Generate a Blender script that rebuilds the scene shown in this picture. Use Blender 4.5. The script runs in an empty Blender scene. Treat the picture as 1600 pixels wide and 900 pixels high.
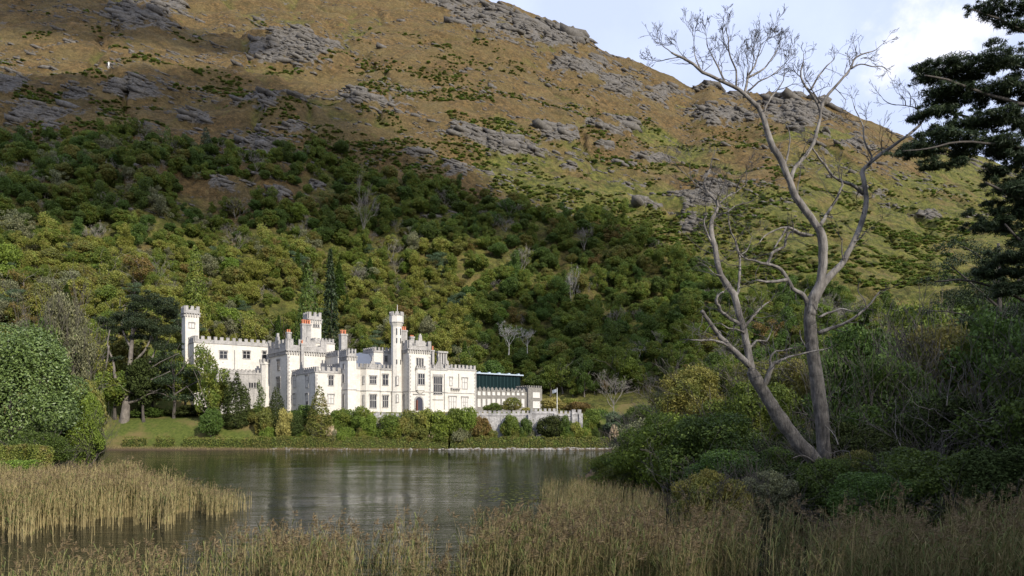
import bpy, math, random
import numpy as np
from mathutils import Vector, Matrix

# ------------------------------------------------------------------ camera, sky, sun, exposure
sc = bpy.context.scene
COL = sc.collection
F, HY, CZ = 1150.0, 665.0, 6.4            # focal length in photo pixels, horizon row, eye height above the lake
cam_d = bpy.data.cameras.new("camera"); cam = bpy.data.objects.new("camera", cam_d); COL.objects.link(cam)
cam.location = (0, 0, CZ); cam.rotation_euler = (math.pi / 2, 0, 0)
cam_d.sensor_width = 36; cam_d.lens = 36 * F / 1600; cam_d.shift_y = (HY - 450) / 1600
cam_d.clip_start = 0.5; cam_d.clip_end = 12000
sc.camera = cam
SUN_EL = math.radians(30); SUN_H = Vector((0.60, -0.80)).normalized()
SUN = Vector((SUN_H.x * math.cos(SUN_EL), SUN_H.y * math.cos(SUN_EL), math.sin(SUN_EL)))
w = bpy.data.worlds.new("World"); sc.world = w; w.use_nodes = True
nt = w.node_tree; nt.nodes.clear()
def wn(t, **k):
    n = nt.nodes.new(t)
    for a, b in k.items(): setattr(n, a, b)
    return n
sky = wn("ShaderNodeTexSky", sky_type='NISHITA', sun_disc=False, sun_elevation=SUN_EL,
         sun_rotation=math.atan2(SUN_H.x, SUN_H.y), altitude=50, air_density=1.0, dust_density=1.6, ozone_density=1.6)
bg = wn("ShaderNodeBackground"); bg.inputs['Strength'].default_value = 0.095
out = wn("ShaderNodeOutputWorld")
# fair-weather cloud: a fixed bank of cloud in one part of the sky plus faint veils, broken up by noise
tc = wn("ShaderNodeTexCoord")
def cloud_mask(d, rad, soft):
    n = wn("ShaderNodeVectorMath", operation='DISTANCE'); n.inputs[1].default_value = d
    nt.links.new(tc.outputs['Generated'], n.inputs[0])
    m = wn("ShaderNodeMapRange"); m.inputs[1].default_value = rad; m.inputs[2].default_value = rad - soft
    nt.links.new(n.outputs['Value'], m.inputs[0]); return m.outputs[0]
def pdir(px, py): return Vector(((px - 800) / F, 1, (HY - py) / F)).normalized()
nz = wn("ShaderNodeTexNoise"); nz.inputs['Scale'].default_value = 9; nz.inputs['Detail'].default_value = 7; nz.inputs['Roughness'].default_value = .55
nt.links.new(tc.outputs['Generated'], nz.inputs['Vector'])
def mth(op, a, b, clamp=False):
    n = wn("ShaderNodeMath", operation=op, use_clamp=clamp)
    for i, v in enumerate((a, b)):
        if isinstance(v, (int, float)): n.inputs[i].default_value = v
        else: nt.links.new(v, n.inputs[i])
    return n.outputs[0]
bank = mth('MAXIMUM', cloud_mask(pdir(1460, 60), .085, .085), mth('MULTIPLY', cloud_mask(pdir(1390, 88), .07, .07), .8))
bank = mth('MAXIMUM', bank, mth('MULTIPLY', cloud_mask(pdir(1540, 30), .09, .09), .7))
nz2 = wn("ShaderNodeTexNoise"); nz2.inputs['Scale'].default_value = 22; nz2.inputs['Detail'].default_value = 8; nz2.inputs['Roughness'].default_value = .6
nt.links.new(tc.outputs['Generated'], nz2.inputs['Vector'])
bank = mth('ADD', bank, mth('MULTIPLY', mth('SUBTRACT', nz2.outputs['Fac'], .5), 1.3))
mrb = wn("ShaderNodeMapRange"); mrb.inputs[1].default_value = .30; mrb.inputs[2].default_value = .95; mrb.interpolation_type = 'SMOOTHSTEP'
nt.links.new(bank, mrb.inputs[0]); cm = mrb.outputs[0]
mrk = wn("ShaderNodeMapRange"); mrk.inputs[1].default_value = .42; mrk.inputs[2].default_value = .75; mrk.inputs[4].default_value = .12
nt.links.new(nz.outputs['Fac'], mrk.inputs[0])
veil = mth('ADD', mrk.outputs[0], .72)
cm = mth('MULTIPLY', cm, .85)
mixv = wn("ShaderNodeMix", data_type='RGBA'); nt.links.new(veil, mixv.inputs[0])
nt.links.new(sky.outputs[0], mixv.inputs[6]); mixv.inputs[7].default_value = (7.2, 8.1, 10.9, 1)
mixc = wn("ShaderNodeMix", data_type='RGBA'); nt.links.new(cm, mixc.inputs[0])
nt.links.new(mixv.outputs[2], mixc.inputs[6]); mixc.inputs[7].default_value = (10.2, 10.0, 10.5, 1)
nt.links.new(mixc.outputs[2], bg.inputs[0]); nt.links.new(bg.outputs[0], out.inputs[0])
sun_d = bpy.data.lights.new("sun", 'SUN'); sun_d.energy = 4.6; sun_d.angle = math.radians(.55); sun_d.color = (1, .93, .82)
sun_o = bpy.data.objects.new("sun", sun_d); COL.objects.link(sun_o)
sun_o.rotation_euler = SUN.to_track_quat('Z', 'Y').to_euler(); sun_o.location = (300, -400, 500)
sc.view_settings.view_transform = 'Standard'; sc.view_settings.look = 'None'
sc.view_settings.exposure = 0.42; sc.view_settings.gamma = 1.0; sc.view_settings.use_curve_mapping = False
try:
    sc.cycles.max_bounces = 6; sc.cycles.diffuse_bounces = 2; sc.cycles.transparent_max_bounces = 40
    sc.cycles.caustics_reflective = False; sc.cycles.caustics_refractive = False
except Exception: pass

# ------------------------------------------------------------------ helpers
def P(px, py, Y): return Vector(((px - 800) / F * Y, Y, CZ + (HY - py) / F * Y))
def link(o, parent=None):
    COL.objects.link(o)
    if parent is not None: o.parent = parent
    return o
def tag(o, label=None, cat=None, group=None, kind=None):
    if label: o['label'] = label
    if cat: o['category'] = cat
    if group: o['group'] = group
    if kind: o['kind'] = kind
    return o
def empty(name, loc=(0, 0, 0), rz=0):
    o = bpy.data.objects.new(name, None); o.empty_display_size = .5
    o.location = loc; o.rotation_euler = (0, 0, rz); return link(o)
def np_mesh(name, V, Q, mats=(), smooth=False, mi=None, attrs=None):
    V = np.asarray(V, np.float32); Q = np.asarray(Q, np.int32); k = Q.shape[1]
    me = bpy.data.meshes.new(name)
    me.vertices.add(len(V)); me.vertices.foreach_set('co', V.ravel())
    me.loops.add(Q.size); me.loops.foreach_set('vertex_index', Q.ravel())
    me.polygons.add(len(Q)); me.polygons.foreach_set('loop_start', np.arange(0, Q.size, k, dtype=np.int32))
    if smooth: me.polygons.foreach_set('use_smooth', np.ones(len(Q), bool))
    for m in mats: me.materials.append(m)
    if mi is not None: me.polygons.foreach_set('material_index', np.asarray(mi, np.int32))
    for n, a in (attrs or {}).items():
        at = me.attributes.new(n, 'FLOAT', 'POINT'); at.data.foreach_set('value', np.asarray(a, np.float32))
    me.update(calc_edges=True); me.validate(); return me
class MB:
    """collects boxes, prisms and tubes, then links them as ONE mesh object"""
    def __init__(s): s.v = []; s.f = []
    def add(s, vs, fs):
        o = len(s.v); s.v += [tuple(p) for p in vs]; s.f += [tuple(i + o for i in f) for f in fs]; return s
    def box(s, x0, x1, y0, y1, z0, z1):
        return s.add([(x0,y0,z0),(x1,y0,z0),(x1,y1,z0),(x0,y1,z0),(x0,y0,z1),(x1,y0,z1),(x1,y1,z1),(x0,y1,z1)],
                     [(0,3,2,1),(4,5,6,7),(0,1,5,4),(1,2,6,5),(2,3,7,6),(3,0,4,7)])
    def prism(s, pts, d):      # planar polygon extruded by vector d
        n = len(pts); d = Vector(d); a = [Vector(p) for p in pts]
        return s.add(a + [p + d for p in a], [tuple(range(n))[::-1], tuple(range(n, 2*n))] + [(i, (i+1) % n, n + (i+1) % n, n + i) for i in range(n)])
    def ngon(s, c, r0, r1, z0, z1, n=8, rot=0):
        vs = []
        for z, r in ((z0, r0), (z1, r1)):
            vs += [(c[0] + r*math.cos(rot + 2*math.pi*i/n), c[1] + r*math.sin(rot + 2*math.pi*i/n), z) for i in range(n)]
        return s.add(vs, [tuple(range(n))[::-1], tuple(range(n, 2*n))] + [(i, (i+1) % n, n + (i+1) % n, n + i) for i in range(n)])
    def tube(s, pts, rad, n=6):
        pts = [Vector(p) for p in pts]; o = []; up = Vector((.31, .2, .93)); N = len(pts)
        d = (pts[1] - pts[0]).normalized(); u = d.orthogonal().normalized()
        vs = []
        for i, p in enumerate(pts):
            t = (pts[min(i+1, N-1)] - pts[max(i-1, 0)]).normalized()
            u = (u - t * u.dot(t)); u = u.normalized() if u.length > 1e-5 else t.orthogonal().normalized()
            v = t.cross(u)
            vs += [p + (u*math.cos(2*math.pi*k/n) + v*math.sin(2*math.pi*k/n))*rad[i] for k in range(n)]
        fs = [(i*n + k, i*n + (k+1) % n, (i+1)*n + (k+1) % n, (i+1)*n + k) for i in range(N-1) for k in range(n)]
        fs += [tuple(range(n))[::-1], tuple(range((N-1)*n, N*n))]
        return s.add(vs, fs)
    def mesh(s, name, mat, smooth=False):
        me = bpy.data.meshes.new(name); me.from_pydata(s.v, [], s.f)
        for m in (mat if isinstance(mat, (list, tuple)) else [mat]): me.materials.append(m)
        if smooth: me.polygons.foreach_set('use_smooth', [True]*len(me.polygons))
        me.update(); return me
    def build(s, name, mat, parent=None, smooth=False):
        return link(bpy.data.objects.new(name, s.mesh(name, mat, smooth)), parent)

# ---- numpy value noise
def _h(ix, iy, seed):
    n = (ix.astype(np.int64)*374761393 + iy.astype(np.int64)*668265263 + seed*1442695041) & 0xffffffff
    n = ((n ^ (n >> 13))*1274126177) & 0xffffffff
    return ((n ^ (n >> 16)) & 0xffff) / 65535.0
def vn(x, y, seed=0):
    ix = np.floor(x); iy = np.floor(y); fx = x - ix; fy = y - iy
    fx = fx*fx*fx*(fx*(fx*6-15)+10); fy = fy*fy*fy*(fy*(fy*6-15)+10)
    a = _h(ix, iy, seed); b = _h(ix+1, iy, seed); c = _h(ix, iy+1, seed); d = _h(ix+1, iy+1, seed)
    return (a + (b-a)*fx)*(1-fy) + (c + (d-c)*fx)*fy
def fbm(x, y, oct=4, seed=0, gain=.5):
    t = 0; a = 1; n = 0
    for i in range(oct):
        t = t + a*vn(x, y, seed+i*17); n += a; a *= gain; x = x*2.03 + 11.3; y = y*2.03 - 7.1
    return t/n
def sst(a, b, x):
    t = np.clip((x-a)/(b-a), 0, 1); return t*t*(3-2*t)

# ------------------------------------------------------------------ materials
def mat(name):
    m = bpy.data.materials.new(name); m.use_nodes = True; t = m.node_tree; t.nodes.clear()
    o = t.nodes.new("ShaderNodeOutputMaterial"); b = t.nodes.new("ShaderNodeBsdfPrincipled"); t.links.new(b.outputs[0], o.inputs[0])
    return m, t, b, o
def N(t, typ, ins=None, **k):
    n = t.nodes.new(typ)
    for a, b in k.items(): setattr(n, a, b)
    for a, v in (ins or {}).items():
        if hasattr(v, 'links') or isinstance(v, bpy.types.NodeSocket): t.links.new(v, n.inputs[a])
        else: n.inputs[a].default_value = v
    return n
def noise(t, scale, detail=4, rough=.6, vec=None, dist=0):
    n = N(t, "ShaderNodeTexNoise", {'Scale': scale, 'Detail': detail, 'Roughness': rough, 'Distortion': dist})
    if vec is not None: t.links.new(vec, n.inputs['Vector'])
    return n.outputs['Fac']
def objco(t): return N(t, "ShaderNodeTexCoord").outputs['Object']
def mix(t, f, a, b, blend='MIX'):
    n = N(t, "ShaderNodeMix", data_type='RGBA', blend_type=blend)
    for i, v in ((0, f), (6, a), (7, b)):
        if isinstance(v, bpy.types.NodeSocket): t.links.new(v, n.inputs[i])
        elif i == 0: n.inputs[0].default_value = v
        else: n.inputs[i].default_value = (*v, 1)
    return n.outputs[2]
def mr(t, x, a, b, c=0., d=1., smooth=False):
    n = N(t, "ShaderNodeMapRange", {0: x, 1: a, 2: b, 3: c, 4: d})
    if smooth: n.interpolation_type = 'SMOOTHSTEP'
    return n.outputs[0]
def bump(t, b, h, strength, dist):
    n = N(t, "ShaderNodeBump", {'Height': h, 'Strength': strength, 'Distance': dist}); t.links.new(n.outputs[0], b.inputs['Normal'])
def math_(t, op, a, b):
    n = N(t, "ShaderNodeMath", operation=op)
    for i, v in enumerate((a, b)):
        if isinstance(v, bpy.types.NodeSocket): t.links.new(v, n.inputs[i])
        else: n.inputs[i].default_value = v
    return n.outputs[0]

def leaf_mat(name, c1, c2, trans=.3, rough=.55, spec=.25, c3=None):
    m, t, b, o = mat(name)
    rnd = N(t, "ShaderNodeNewGeometry").outputs['Random Per Island']
    obr = N(t, "ShaderNodeObjectInfo").outputs['Random']
    f = math_(t, 'ADD', math_(t, 'MULTIPLY', rnd, .65), math_(t, 'MULTIPLY', obr, .35))
    c = mix(t, f, c1, c2)
    if c3:
        nz_ = noise(t, .55, 2, .5, objco(t))
        c = mix(t, mr(t, math_(t, 'ADD', nz_, math_(t, 'MULTIPLY', obr, .2)), .56, .72), c, c3)
    hsv = N(t, "ShaderNodeHueSaturation", {'Color': c, 'Hue': mr(t, obr, 0, 1, .478, .512), 'Value': mr(t, rnd, 0, 1, .62, 1.35)})
    t.links.new(hsv.outputs[0], b.inputs['Base Color'])
    b.inputs['Roughness'].default_value = rough; b.inputs['Specular IOR Level'].default_value = spec
    tr = N(t, "ShaderNodeBsdfTranslucent", {'Color': hsv.outputs[0]})
    ms = N(t, "ShaderNodeMixShader", {0: trans}); t.links.new(b.outputs[0], ms.inputs[1]); t.links.new(tr.outputs[0], ms.inputs[2])
    t.links.new(ms.outputs[0], o.inputs[0]); return m
LEAF = {
 'dark':   leaf_mat('leaf_dark_green', (.048,.088,.015), (.095,.145,.028), trans=.36),
 'mid':    leaf_mat('leaf_mid_green', (.074,.128,.018), (.15,.20,.036), trans=.4, c3=(.16,.18,.03)),
 'yellow': leaf_mat('leaf_yellow_green', (.135,.170,.026), (.25,.27,.055), trans=.38, c3=(.23,.22,.05)),
 'olive':  leaf_mat('leaf_olive', (.085,.110,.024), (.175,.185,.042), trans=.36, c3=(.19,.165,.04)),
 'rust':   leaf_mat('leaf_rust', (.14,.115,.03), (.22,.155,.045), trans=.35, c3=(.11,.125,.028)),
 'blue':   leaf_mat('leaf_blue_green', (.05,.085,.045), (.10,.145,.07)),
 'grey':   leaf_mat('leaf_grey_green', (.11,.125,.06), (.21,.21,.11)),
 'needle': leaf_mat('pine_needles', (.018,.034,.014), (.040,.060,.022), trans=.12),
 'yew':    leaf_mat('yew_leaves', (.024,.036,.010), (.052,.068,.02), trans=.15, spec=.08, rough=.8),
 'gloss':  leaf_mat('glossy_laurel_leaves', (.070,.115,.024), (.14,.185,.05), trans=.22, rough=.45, spec=.45),
 'bright': leaf_mat('leaf_bright_green', (.095,.16,.02), (.19,.25,.04), trans=.38),
 'gold':   leaf_mat('golden_shrub_leaves', (.25,.24,.06), (.40,.38,.11)),
 'cream':  leaf_mat('cream_plumes', (.42,.34,.20), (.58,.48,.32)),
 'hedge':  leaf_mat('clipped_hedge_leaves', (.085,.125,.02), (.17,.20,.04), trans=.2, c3=(.15,.14,.035)),
}
def bark(name, c1, c2, sc_=3):
    m, t, b, o = mat(name); v = objco(t)
    mp = N(t, "ShaderNodeMapping", {'Vector': v, 'Scale': (1, 1, .25)})
    n1 = noise(t, sc_, 6, .7, mp.outputs[0]); n2 = noise(t, sc_*.3, 3, .5, v)
    c = mix(t, mr(t, n1, .3, .7), c1, c2); c = mix(t, mr(t, n2, .45, .65, 0, .6), c, tuple(x*.55 for x in c1))
    t.links.new(c, b.inputs['Base Color']); b.inputs['Roughness'].default_value = .9; bump(t, b, n1, 1.0, .12); return m
BARK = bark('grey_brown_bark', (.10,.085,.07), (.20,.175,.15))
DEADWOOD = bark('bleached_dead_wood', (.055,.047,.040), (.30,.275,.245), 3.2)
DEADWHITE = bark('white_dead_branches', (.30,.28,.25), (.52,.49,.45), 3)
DEADBARK = bark('rough_dead_bark', (.034,.030,.026), (.20,.18,.155), 7)
TWIG = bark('dark_dead_twigs', (.035,.031,.028), (.11,.10,.092), 3)
PALEBARK = bark('pale_branches', (.13,.115,.095), (.26,.235,.20), 4)

def stone(name, c1, c2, dark, lichen=.5):
    m, t, b, o = mat(name); v = objco(t)
    n1 = noise(t, .35, 5, .6, v); n2 = noise(t, 2.2, 5, .65, v)
    br = N(t, "ShaderNodeTexVoronoi", {'Scale': 1.25}); mp = N(t, "ShaderNodeMapping", {'Vector': v, 'Scale': (.9, .9, 1.9)}); t.links.new(mp.outputs[0], br.inputs['Vector'])
    c = mix(t, mr(t, n2, .35, .7), c1, c2)
    c = mix(t, math_(t, 'MULTIPLY', br.outputs['Color'], .30), c, dark)
    c = mix(t, mr(t, n1, .5, .72, 0, lichen), c, dark)
    st = N(t, "ShaderNodeMapping", {'Vector': v, 'Scale': (1.3, 1.3, .09)}); n3 = noise(t, 1.0, 5, .6, st.outputs[0])
    c = mix(t, mr(t, n3, .52, .70, 0, lichen*.9), c, dark)
    t.links.new(c, b.inputs['Base Color']); b.inputs['Roughness'].default_value = .88; bump(t, b, n2, .35, .05); return m
GRANITE = stone('pale_granite', (.53,.50,.445), (.65,.62,.565), (.33,.305,.275), .36)
TRIM = stone('weathered_granite_trim', (.28,.265,.245), (.44,.42,.395), (.14,.135,.13), .75)
GREYSTONE = stone('grey_rubble_stone', (.15,.14,.125), (.25,.235,.21), (.08,.076,.072), .5)
WALLSTONE = stone('lichen_terrace_stone', (.26,.25,.245), (.50,.48,.465), (.10,.10,.098), .9)
def plain(name, c, rough=.5, spec=.5, metal=0, var=.15, scale=3):
    m, t, b, o = mat(name); n1 = noise(t, scale, 4, .6, objco(t))
    t.links.new(mix(t, n1, tuple(x*(1-var) for x in c), tuple(min(1, x*(1+var)) for x in c)), b.inputs['Base Color'])
    b.inputs['Roughness'].default_value = rough; b.inputs['Specular IOR Level'].default_value = spec; b.inputs['Metallic'].default_value = metal; return m
GLASS = plain('dark_window_glass', (.018,.019,.022), .12, .5)
BLIND = plain('pale_window_blind', (.50,.48,.45), .5, .5)
MULLION = plain('painted_mullion', (.62,.60,.57), .6)
SLATE = plain('blue_slate', (.10,.115,.15), .8, .2)
POT = plain('orange_clay_chimney_pot', (.48,.17,.085), .8)
DOOR = plain('red_brown_door', (.20,.055,.03), .6)
DARKDOOR = plain('dark_doorway', (.02,.02,.035), .6)
IRON = plain('dark_iron', (.10,.10,.10), .6)
WHITE = plain('white_paint', (.62,.62,.60), .5)
GREENGLASS = plain('green_tinted_glass', (.004,.013,.014), .35, .15)
METALROOF = plain('pale_metal_roof_edge', (.34,.40,.46), .45)
STONEPALE = plain('pale_shore_stone', (.24,.225,.205), .85, .3, var=.6, scale=1.5)

PINEBARK = bark('dark_pine_bark', (.04,.034,.028), (.10,.085,.07), 4)
CRAG = stone('mountain_crag_rock', (.062,.056,.048), (.19,.175,.152), (.034,.03,.026), .8)
# ------------------------------------------------------------------ the lie of the land
LAKE = [(-95,20.5),(14,20.5),(17,26),(16,45),(12,62),(8.5,80),(9,92),(15,130),(26,184),(28,193),(-20,194.5),(-60,193.5),(-113,190.5),
        (-117,182),(-100,156),(-64,103),(-56,90),(-54,76),(-70,70),(-95,50)]
def lake_d(x, y):
    """signed distance to the shoreline: negative in the lake"""
    x = np.asarray(x, float); y = np.asarray(y, float); best = np.full(x.shape, 1e9); ins = np.zeros(x.shape, bool)
    n = len(LAKE)
    for i in range(n):
        ax, ay = LAKE[i]; bx, by = LAKE[(i+1) % n]; dx, dy = bx-ax, by-ay
        t = np.clip(((x-ax)*dx + (y-ay)*dy)/(dx*dx+dy*dy), 0, 1)
        best = np.minimum(best, np.hypot(x-ax-t*dx, y-ay-t*dy))
        if ay != by: ins ^= ((ay > y) != (by > y)) & (x < (bx-ax)*(y-ay)/(by-ay) + ax)
    return np.where(ins, -best, best)
SK_PX = [-600,-200,0,400,600,700,780,850,900,950,1000,1040,1080,1110,1150,1250,1320,1400,1440,1600,1900,2300]
SK_PY = [-60,-90,-85,-60,-40,-22,-2,28,48,80,101,119,137,128,148,152,178,206,218,262,335,400]
YF_PX = [-600,0,230,300,430,520,850,1000,1200,1600,2300]
YF =    [215,212,222,242,246,266,276,262,238,215,205]
YC = 950.0
ROCKS = [(460,78,75,34,1),(235,22,70,28,.9),(115,150,42,20,1),(55,178,60,24,1),(15,138,40,20,.8),(205,140,55,18,.8),(310,190,38,14,.9),(408,165,42,20,.9),(412,228,42,18,1),
 (350,296,58,24,.9),(436,305,26,18,1),(496,298,32,17,1),(560,155,30,18,.7),(600,165,50,15,.7),(660,242,60,20,.8),(700,270,50,16,.8),(705,205,36,18,.8),(765,215,60,16,1),
 (805,238,70,20,1),(880,212,50,20,1),(955,200,66,17,1),(940,232,50,12,.8),(690,4,70,16,1),(750,28,60,20,1),(830,48,66,26,1),(880,58,60,18,1),(905,108,50,20,1),(968,132,44,20,1),
 (1032,150,34,17,1),(1130,180,64,24,1),(1012,322,32,13,1),(985,298,26,11,.9),(1110,130,24,12,1),(1245,172,62,28,1),(1450,340,46,14,.8),(1105,300,70,44,.8),(1080,350,40,30,.7),
 (1380,300,60,20,.7),(1200,240,60,20,.6),(640,155,40,12,.7),(720,120,30,9,.5),(930,270,50,14,.6),(1010,250,50,14,.7),(345,5,50,10,.6),(1330,230,60,20,.6),(470,205,50,14,.6)]
def mtn(x, y):
    """mountain: height, plus how rocky and how green each spot is"""
    u = x/np.maximum(y, 1.); px = 800 + F*u
    E = (HY - np.interp(px, SK_PX, SK_PY))/F; yf = np.interp(px, YF_PX, YF)
    s = (E*YC + CZ - 9.5)/(YC - yf)
    d = y - yf; prof = .5*(d + np.sqrt(d*d + 250))
    z = 9.5 + s*np.minimum(prof, (YC - yf)) - .5*np.maximum(y - YC, 0)
    z = z - np.maximum(-d - 4, 0)*.75
    k = sst(0, 60, d)
    # spurs and gullies running down to the right
    q = x*.85 + y*.5; r = -x*.5 + y*.85
    z = z + k*((fbm(q/150, r/70, 3, 5) - .5)*26 + (fbm(q/44, r/20, 4, 9) - .5)*15 + (fbm(x/9, y/9, 3, 21) - .5)*2.6 + (fbm(x/3.4, y/4.2, 2, 23) - .5)*1.5)*np.clip((YC+60-y)/260, .6, 1)
    gl = 1 - np.abs(2*fbm(q/95 + fbm(x/40, y/40, 2, 83)*.5, r/190, 3, 81) - 1); gul = sst(.90, 1.0, gl); z = z - k*gul*5.5
    py = HY - (z - CZ)/np.maximum(y, 1)*F
    rk = np.zeros_like(z)
    for a, b, ra, rb, w_ in ROCKS:
        rk = np.maximum(rk, w_*np.exp(-(((px-a)/ra)**2 + ((py-b)/rb)**2)*1.1))
    gn = fbm(q/26, r/13, 4, 33, .6)
    hi = sst(330, 180, py)
    gf = fbm(q/7, r/3.5, 4, 37, .65)
    rock = sst(.655, .90, gn*.72 + gf*.30 + .50*rk - .10*(1-hi))
    ridge = 1 - np.abs(2*fbm(q/12, r/7, 4, 41, .6) - 1)
    z = z + k*rock*(ridge*4.2 + 1.4*np.floor(fbm(q/9, r/5, 3, 51)*6)/2 - 2.4)
    green = sst(205, 340, py + (fbm(x/60, y/60, 3, 61) - .5)*230 + np.clip(px-700, -300, 300)*.10)
    green = np.clip(green + .5*gul, 0, 1)
    return z, rock, green, px, py
def land_low(x, y):
    d = lake_d(x, y); px = 800 + F*x/np.maximum(y, 1.)
    far = np.interp(d, [-30,-4,0,1.5,4,6,8,11,16,24,45], [-3.2,-1.1,-.05,.3,.6,1.2,2.6,5.2,8.2,9.6,10.2])
    near = np.interp(d, [-30,-4,0,3,10,22,40,90], [-3.2,-.9,-.05,.9,3.1,4.5,5.5,9])
    g = np.where(y > 165, far, near)
    terr = (y > 204.2) & (px > 583) & (px < 905)
    return np.where(terr, 10.1, g), d
def land(x, y):
    x = np.asarray(x, float); y = np.asarray(y, float)
    g, d = land_low(x, y); z, rock, green, px, py = mtn(x, y)
    far = y > 190
    lawn = np.where(far & (z > g), z, g) + (d > 1)*(fbm(x/5, y/5, 3, 71) - .5)*.5
    return lawn, rock*(far & (z > g)), np.where(far, green, 1.)
def hz(x, y): return float(land(np.array([x]), np.array([y]))[0][0])

m, t, b, o = mat('mountain_grass_and_rock'); v = objco(t)
ra = N(t, "ShaderNodeAttribute", attribute_name='rock').outputs['Fac']; ga = N(t, "ShaderNodeAttribute", attribute_name='green').outputs['Fac']
nA = noise(t, .03, 5, .6, v); nB = noise(t, .22, 6, .68, v); nC = noise(t, 1.1, 5, .7, v)
brown = mix(t, mr(t, nB, .40, .60), (.075,.050,.021), (.200,.126,.050)); brown = mix(t, mr(t, nA, .42, .64), brown, (.145,.108,.044))
green = mix(t, mr(t, nB, .40, .60), (.05,.062,.014), (.15,.15,.034)); green = mix(t, mr(t, noise(t, .05, 5, .65, v), .52, .66, 0, .8), green, (.16,.115,.045)); brown = mix(t, mr(t, nC, .46, .64, 0, .75), brown, (.062,.046,.022))
c = mix(t, mr(t, math_(t, 'ADD', ga, math_(t, 'MULTIPLY', math_(t, 'SUBTRACT', nA, .5), 1.4)), .3, .75), brown, green)
c = mix(t, mr(t, noise(t, .11, 4, .6, v), .62, .72, 0, .8), c, (.085,.092,.022))
fl = N(t, "ShaderNodeMapping", {'Vector': v, 'Rotation': (0, 0, -.55), 'Scale': (.03, .10, .03)}); nF = noise(t, 1.0, 7, .7, fl.outputs[0], .6)
c = mix(t, mr(t, nF, .52, .64, 0, .62), c, (.070,.056,.024)); c = mix(t, mr(t, nF, .46, .36, 0, .45), c, (.19,.145,.065))  # heather streaks, with light and dark of the slope relief put into colour
strata = N(t, "ShaderNodeMapping", {'Vector': v, 'Scale': (.5, .35, 2.2), 'Rotation': (0, .5, .4)})
nR = noise(t, .55, 7, .72, strata.outputs[0])
rockc = mix(t, mr(t, nR, .36, .64), (.05,.046,.041), (.21,.195,.175)); rockc = mix(t, mr(t, nB, .52, .7, 0, .7), rockc, (.13,.10,.06))
nD = noise(t, .42, 4, .75, v); c = mix(t, mr(t, nD, .50, .64, 0, .6), c, (.048,.040,.016)); c = mix(t, mr(t, nD, .44, .34, 0, .35), c, (.25,.19,.085))  # dark and pale specks paint the shadows of grass tufts into the colour
rm = mr(t, math_(t, 'ADD', ra, math_(t, 'MULTIPLY', math_(t, 'SUBTRACT', nB, .5), 2.2)), .52, .80)
spk = mr(t, math_(t, 'ADD', nC, math_(t, 'MULTIPLY', math_(t, 'SUBTRACT', nA, .5), .4)), .70, .76)
c = mix(t, math_(t, 'MAXIMUM', rm, math_(t, 'MULTIPLY', spk, .6)), c, rockc)
t.links.new(c, b.inputs['Base Color']); b.inputs['Roughness'].default_value = .95; b.inputs['Specular IOR Level'].default_value = .15
bump(t, b, math_(t, 'ADD', math_(t, 'MULTIPLY', nB, 1.6), math_(t, 'ADD', math_(t, 'MULTIPLY', nC, .7), math_(t, 'MULTIPLY', nR, 1.3))), .9, 1.5)
MOUNT = m
m, t, b, o = mat('lawn_and_earth'); v = objco(t)
n1 = noise(t, .12, 4, .6, v); n2 = noise(t, 1.3, 5, .7, v); sepz = N(t, "ShaderNodeSeparateXYZ", {0: v})
c = mix(t, mr(t, n2, .3, .7), (.04,.058,.013), (.095,.11,.025)); c = mix(t, mr(t, n1, .45, .62), c, (.125,.10,.04))
c = mix(t, mr(t, sepz.outputs['Z'], .3, .9), (.085,.06,.035), c)
t.links.new(c, b.inputs['Base Color']); b.inputs['Roughness'].default_value = .95; b.inputs['Specular IOR Level'].default_value = .1; bump(t, b, n2, .8, .2)
LAWN = m
def grid_mesh(name, X, Y, Z, mats, attrs=None):
    r, cN = X.shape; V = np.stack([X, Y, Z], -1).reshape(-1, 3)
    i = np.arange(r*cN).reshape(r, cN); Q = np.stack([i[:-1, :-1], i[:-1, 1:], i[1:, 1:], i[1:, :-1]], -1).reshape(-1, 4)
    return np_mesh(name, V, Q, mats, True, None, {k: a.reshape(-1) for k, a in (attrs or {}).items()})
# mountain sheet (a fan that is finer where it is nearer)
uu = np.linspace(-1.25, 1.25, 1350); yy = np.concatenate([np.geomspace(236, 500, 420), np.geomspace(501, 990, 420)[0:], np.linspace(1000, 1500, 14)])
U, Y = np.meshgrid(uu, yy); X = U*Y; Z, rk, gr, px_, py_ = mtn(X, Y)
Z = np.where(Y < 262, np.minimum(Z, land(X, Y)[0]) - .25, Z)
tag(link(bpy.data.objects.new('mountain', grid_mesh('mountain', X, Y, Z, [MOUNT], {'rock': rk, 'green': gr}))), kind='structure')
gx, gy = np.meshgrid(np.arange(-330, 330, 1.5), np.arange(-40, 262, 1.5)); gz, grk, ggr = land(gx, gy)
tag(link(bpy.data.objects.new('ground', grid_mesh('ground', gx, gy, gz, [LAWN]))), kind='structure')
q = MB(); q.add([(-6000,-6000,-4),(6000,-6000,-4),(6000,6000,-4),(-6000,6000,-4)], [(0,1,2,3)]); tag(q.build('terrain', LAWN), kind='structure')
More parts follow.
